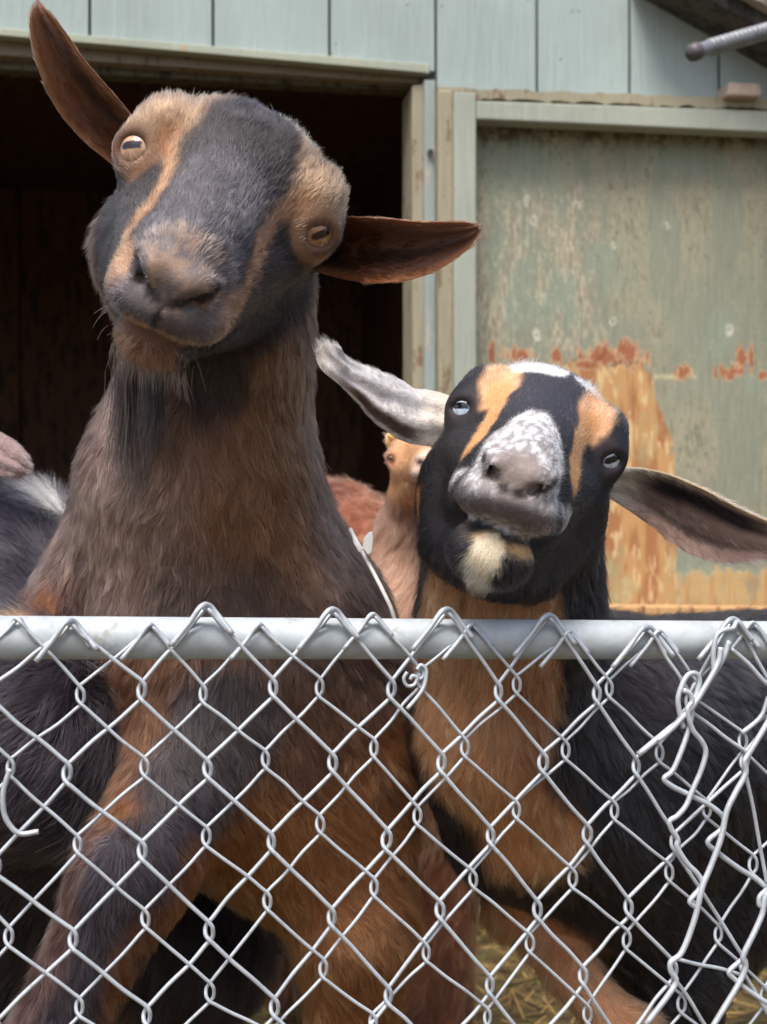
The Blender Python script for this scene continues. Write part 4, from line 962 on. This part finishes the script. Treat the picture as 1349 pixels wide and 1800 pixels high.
    # left ear: pale outer side towards us, tip curled
    E = ear([(P(805, 735, 1.04), hw(40, d), .8), (P(770, 735, 1.035), hw(56, d), .8), (P(725, 730, 1.02), hw(58, d), .8), (P(680, 706, 1.0), hw(50, d), .8), (P(642, 680, .985), hw(36, d), .8), (P(608, 657, .97), hw(27, d), .6), (P(586, 634, .955), hw(27, d), .4), (P(574, 616, .95), hw(20, d), .3), (P(568, 603, .95), hw(5, d), .2)],
            np.array([.05, .9, -.35]))
    c = np.where(E['s'][:, None] == 0, s2l((150, 120, 104))[None], s2l((236, 230, 226))[None]) * (.85 + .3 * fbm(E['V'], 90, 3, 4))[:, None]
    zz = E['V'][:, 2];
    out = E['s'] == 1
    c = mixc(c, out * sst(.35, .6, fbm(E['V'], 130, 2, 9)) * .45, s2l((128, 128, 138)))
    c = mixc(c, out * (1 - sst(.10, .35, E['u'])) * .6, s2l((232, 214, 186)))
    lowv = E['v'] if (E['V'][(E['v'] > .8)][:, 2].mean() < E['V'][(E['v'] < -.8)][:, 2].mean()) else -E['v']
    c = mixc(c, out * sst(.25, .5, lowv) * sst(.2, .3, E['u']) * (1 - sst(.55, .7, E['u'])) * (1 - sst(.86, .95, lowv)) * sst(.5, .62, lowv), s2l((96, 78, 70)))
    c = mixc(c, out * sst(.80, .92, E['u']) * (1 - sst(.95, 1., np.abs(E['v']))) * .6, s2l((110, 90, 84)))
    parts.append(dict(V=E['V'], F=E['F'], N=E['N'], C=c, flow=E['T'], len=np.full(len(E['u']), .0055), dens=np.full(len(E['u']), 110.)))
    # right ear: hollow side towards us
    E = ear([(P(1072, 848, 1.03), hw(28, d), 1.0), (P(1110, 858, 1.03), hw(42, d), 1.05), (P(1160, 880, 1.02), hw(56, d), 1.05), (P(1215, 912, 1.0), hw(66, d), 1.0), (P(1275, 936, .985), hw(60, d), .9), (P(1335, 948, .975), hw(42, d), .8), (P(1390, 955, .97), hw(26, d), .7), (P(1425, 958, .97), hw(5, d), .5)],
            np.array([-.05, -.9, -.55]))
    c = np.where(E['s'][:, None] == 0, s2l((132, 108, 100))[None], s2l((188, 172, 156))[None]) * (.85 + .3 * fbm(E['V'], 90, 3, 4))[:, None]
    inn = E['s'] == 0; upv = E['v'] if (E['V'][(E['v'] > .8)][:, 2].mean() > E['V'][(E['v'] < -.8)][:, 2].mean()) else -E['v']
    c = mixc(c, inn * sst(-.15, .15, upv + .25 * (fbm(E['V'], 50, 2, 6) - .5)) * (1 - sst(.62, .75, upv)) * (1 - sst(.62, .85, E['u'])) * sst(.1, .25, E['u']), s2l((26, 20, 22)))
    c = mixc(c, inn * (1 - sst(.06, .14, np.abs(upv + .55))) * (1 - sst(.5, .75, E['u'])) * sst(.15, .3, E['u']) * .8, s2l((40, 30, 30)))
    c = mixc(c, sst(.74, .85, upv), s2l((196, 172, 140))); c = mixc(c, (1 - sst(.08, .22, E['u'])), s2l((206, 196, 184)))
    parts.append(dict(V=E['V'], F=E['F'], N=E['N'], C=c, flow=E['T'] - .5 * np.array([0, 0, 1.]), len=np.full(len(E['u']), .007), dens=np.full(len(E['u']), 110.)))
    finish_goat(root, parts, .00016)
    eye_mesh(root, e[0], (196, 214, 234), (60, 68, 84), (14, 18, 28), (40, 34, 36), .05)
    eye_mesh(root, e[1], (196, 206, 220), (70, 74, 86), (14, 16, 24), (40, 34, 36), -.35)
    n = 1100; a = rng.random(n); cx = np.where(a < .72, rng.uniform(-.032, -.002, n), rng.uniform(.018, .030, n))
    rt = np.array([h.w(x_, rng.uniform(-.02, .012), .0555 - abs(x_) * .12) for x_ in cx])
    tuft(root, rt, nrm(np.tile(h.U * .8 - h.F * .35, (n, 1)) + rng.normal(0, .3, (n, 3))), rng.uniform(.010, .019, n), s2l((238, 236, 232))[None] * rng.uniform(.8, 1.0, (n, 1)), .00022, 'crown_tuft')
    return root
goat_black()

# ---------------------------------------------------------------- goats behind
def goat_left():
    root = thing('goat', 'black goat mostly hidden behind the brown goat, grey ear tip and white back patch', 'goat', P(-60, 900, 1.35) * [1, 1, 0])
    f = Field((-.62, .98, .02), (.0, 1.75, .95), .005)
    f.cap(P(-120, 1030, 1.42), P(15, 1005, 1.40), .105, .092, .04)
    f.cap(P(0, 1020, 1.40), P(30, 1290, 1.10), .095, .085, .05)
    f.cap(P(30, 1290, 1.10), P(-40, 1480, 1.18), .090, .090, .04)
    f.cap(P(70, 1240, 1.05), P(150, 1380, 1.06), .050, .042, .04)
    f.cap(P(0, 1520, 1.25), P(330, 1650, 1.45), .09, .10, .04)  # torso added in black to stand in for shadow between the brown goat's legs
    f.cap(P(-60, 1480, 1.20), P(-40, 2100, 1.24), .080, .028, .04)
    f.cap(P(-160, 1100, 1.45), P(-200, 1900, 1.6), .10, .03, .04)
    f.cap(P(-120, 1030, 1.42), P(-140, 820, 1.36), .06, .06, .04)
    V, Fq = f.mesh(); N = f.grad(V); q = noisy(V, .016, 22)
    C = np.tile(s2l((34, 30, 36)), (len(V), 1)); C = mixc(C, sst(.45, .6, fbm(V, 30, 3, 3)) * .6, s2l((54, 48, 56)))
    C = mixc(C, 1 - sst(.016, .026, chaind(q, [P(88, 846, 1.37), P(130, 878, 1.35)])), s2l((232, 228, 220)))
    C = mixc(C, 1 - sst(.03, .05, chaind(q, [P(-10, 1190, 1.07), P(20, 1185, 1.06)])), s2l((190, 134, 92)))
    C = mixc(C, 1 - sst(.025, .05, chaind(q, [P(150, 1270, 1.12), P(170, 1340, 1.11)])), s2l((150, 98, 54)))
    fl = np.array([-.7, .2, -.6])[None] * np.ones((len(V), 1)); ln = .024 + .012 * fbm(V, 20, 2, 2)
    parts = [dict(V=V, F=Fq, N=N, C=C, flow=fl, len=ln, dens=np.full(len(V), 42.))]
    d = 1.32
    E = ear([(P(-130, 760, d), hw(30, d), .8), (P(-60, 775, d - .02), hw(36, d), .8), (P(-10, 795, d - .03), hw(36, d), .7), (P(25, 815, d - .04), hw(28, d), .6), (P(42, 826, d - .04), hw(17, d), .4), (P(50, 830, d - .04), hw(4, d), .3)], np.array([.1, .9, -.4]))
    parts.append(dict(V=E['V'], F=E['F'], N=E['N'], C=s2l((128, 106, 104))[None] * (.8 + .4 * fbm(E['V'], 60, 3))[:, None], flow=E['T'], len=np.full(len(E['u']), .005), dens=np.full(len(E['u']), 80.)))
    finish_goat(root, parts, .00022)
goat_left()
def goat_tan():
    root = thing('goat', 'small tan goat with reddish back, standing behind and between the two big goats', 'goat', P(650, 900, 1.6) * [1, 1, 0])
    h = Head(P(746, 812, 1.47), .58, -4, -8, 2)
    f = Field((-.25, 1.30, .02), (.12, 2.2, .98), .0042)
    head_sdf(f, h, dict(jaw=.030))
    f.cap(h.w(0, -.05, -.03), P(735, 960, 1.54), .036, .045, .02)
    f.cap(P(728, 950, 1.54), P(715, 1120, 1.54), .042, .078, .03)
    f.cap(P(715, 1130, 1.54), P(715, 1350, 1.55), .080, .080, .03)
    f.cap(P(690, 1130, 1.58), P(560, 1050, 1.72), .10, .150, .05)
    f.cap(P(560, 1060, 1.72), P(470, 1070, 2.0), .150, .150, .05)
    for (x, dd) in ((700, 1.5), (775, 1.52), (480, 2.0), (560, 2.0)): f.cap(P(x, 1300, dd), P(x + 10, 2050 if dd < 1.8 else 1750, dd), .05, .022, .03)
    e = []
    for sx in (-1, 1):
        gz = nrm(h.X * sx * .9 + nrm(CAMP - h.o) * .8); e.append(eye_geo(f, h, sx, gz))
    V, Fq = f.mesh(); N = f.grad(V); L = h.l(V); q = noisy(V, .016, 22)
    C = np.tile(s2l((140, 90, 68)), (len(V), 1)); C = mixc(C, sst(.45, .6, fbm(V, 18, 3, 3)) * .8, s2l((104, 64, 50)))
    C = mixc(C, 1 - sst(.06, .085, chaind(q, [P(728, 900, 1.48), P(715, 1100, 1.46), P(715, 1400, 1.48)])), s2l((160, 122, 100)))
    hm = 1 - sst(.08, .10, segd(L, (0, -.03, .0), (0, .12, -.04)))
    D = np.tile(s2l((184, 136, 96)), (len(V), 1)); D = mixc(D, 1 - sst(.03, .05, np.linalg.norm(L - [0, .15, -.04], axis=1)), s2l((206, 176, 158)))
    for sx in (-1, 1):
        D = mixc(D, 1 - sst(.004, .007, chaind(L, [(sx * .0065, .163, -.0345), (sx * .014, .158, -.032), (sx * .0225, .153, -.0255)])), s2l((60, 40, 40)))
        D = mixc(D, 1 - sst(.017, .026, np.linalg.norm(L - np.array([sx * h.eye[0], h.eye[1], h.eye[2]]), axis=1)), s2l((180, 112, 100)))
    D = mixc(D, (1 - sst(.003, .006, chaind(L, [(-.036, .105, -.059), (0, .163, -.0635), (.036, .105, -.059)]))) * .8, s2l((110, 76, 66)))
    C = mixc(C, hm, D)
    fl = np.array([-.3, .2, -.9])[None] * np.ones((len(V), 1)); fl = fl * (1 - hm[:, None]) + head_flow(h, L) * hm[:, None]
    ln = (.016 * (1 - hm) + .005 * hm)
    parts = [dict(V=V, F=Fq, N=N, C=C, flow=fl, len=ln, dens=np.where(hm > .5, 70., 36.))]
    d = 1.5
    E = ear([(P(718, 806, 1.5), hw(16, d), .8), (P(706, 790, 1.5), hw(20, d), .8), (P(690, 772, 1.49), hw(15, d), .7), (P(680, 762, 1.49), hw(4, d), .5)], np.array([.1, -1, -.2]))
    parts.append(dict(V=E['V'], F=E['F'], N=E['N'], C=s2l((222, 188, 132))[None] * np.ones((len(E['u']), 1)), flow=E['T'], len=np.full(len(E['u']), .004), dens=np.full(len(E['u']), 50.)))
    E = ear([(P(778, 800, 1.5), hw(16, d), .8), (P(800, 790, 1.5), hw(20, d), .8), (P(825, 786, 1.49), hw(15, d), .7), (P(840, 785, 1.49), hw(4, d), .5)], np.array([.1, -1, -.2]))
    parts.append(dict(V=E['V'], F=E['F'], N=E['N'], C=s2l((222, 188, 132))[None] * np.ones((len(E['u']), 1)), flow=E['T'], len=np.full(len(E['u']), .004), dens=np.full(len(E['u']), 50.)))
    finish_goat(root, parts, .0002)
    for k in e: eye_mesh(root, k, (190, 150, 120), (200, 130, 130), (40, 26, 26), (220, 160, 160))
goat_tan()
# white cord with a tab between the brown goat and the tan goat
cord = thing('white_cord', 'thin white cord with a small white tab lying along the brown goat shoulder', 'cord', P(650, 1010, 1.10))
b = MB(); dd = 1.05
b.tube(crom([P(616, 930, dd + .03), P(636, 968, dd + .01), P(656, 1005, dd), P(674, 1040, dd - .01), P(690, 1076, dd - .01), P(704, 1130, dd)], 8), hw(3.6, dd), 10); b.build('strap', M_WHITE, cord, True)
b = MB(); b.prism([P(x, y, dd - .004) for x, y in ((618, 938), (628, 956), (638, 962), (640, 946), (648, 936), (655, 934), (657, 945), (654, 972), (647, 976), (640, 966), (632, 972), (622, 956))], np.array([0, .003, 0])); b.build('tab', M_WHITE, cord, False, .0008)
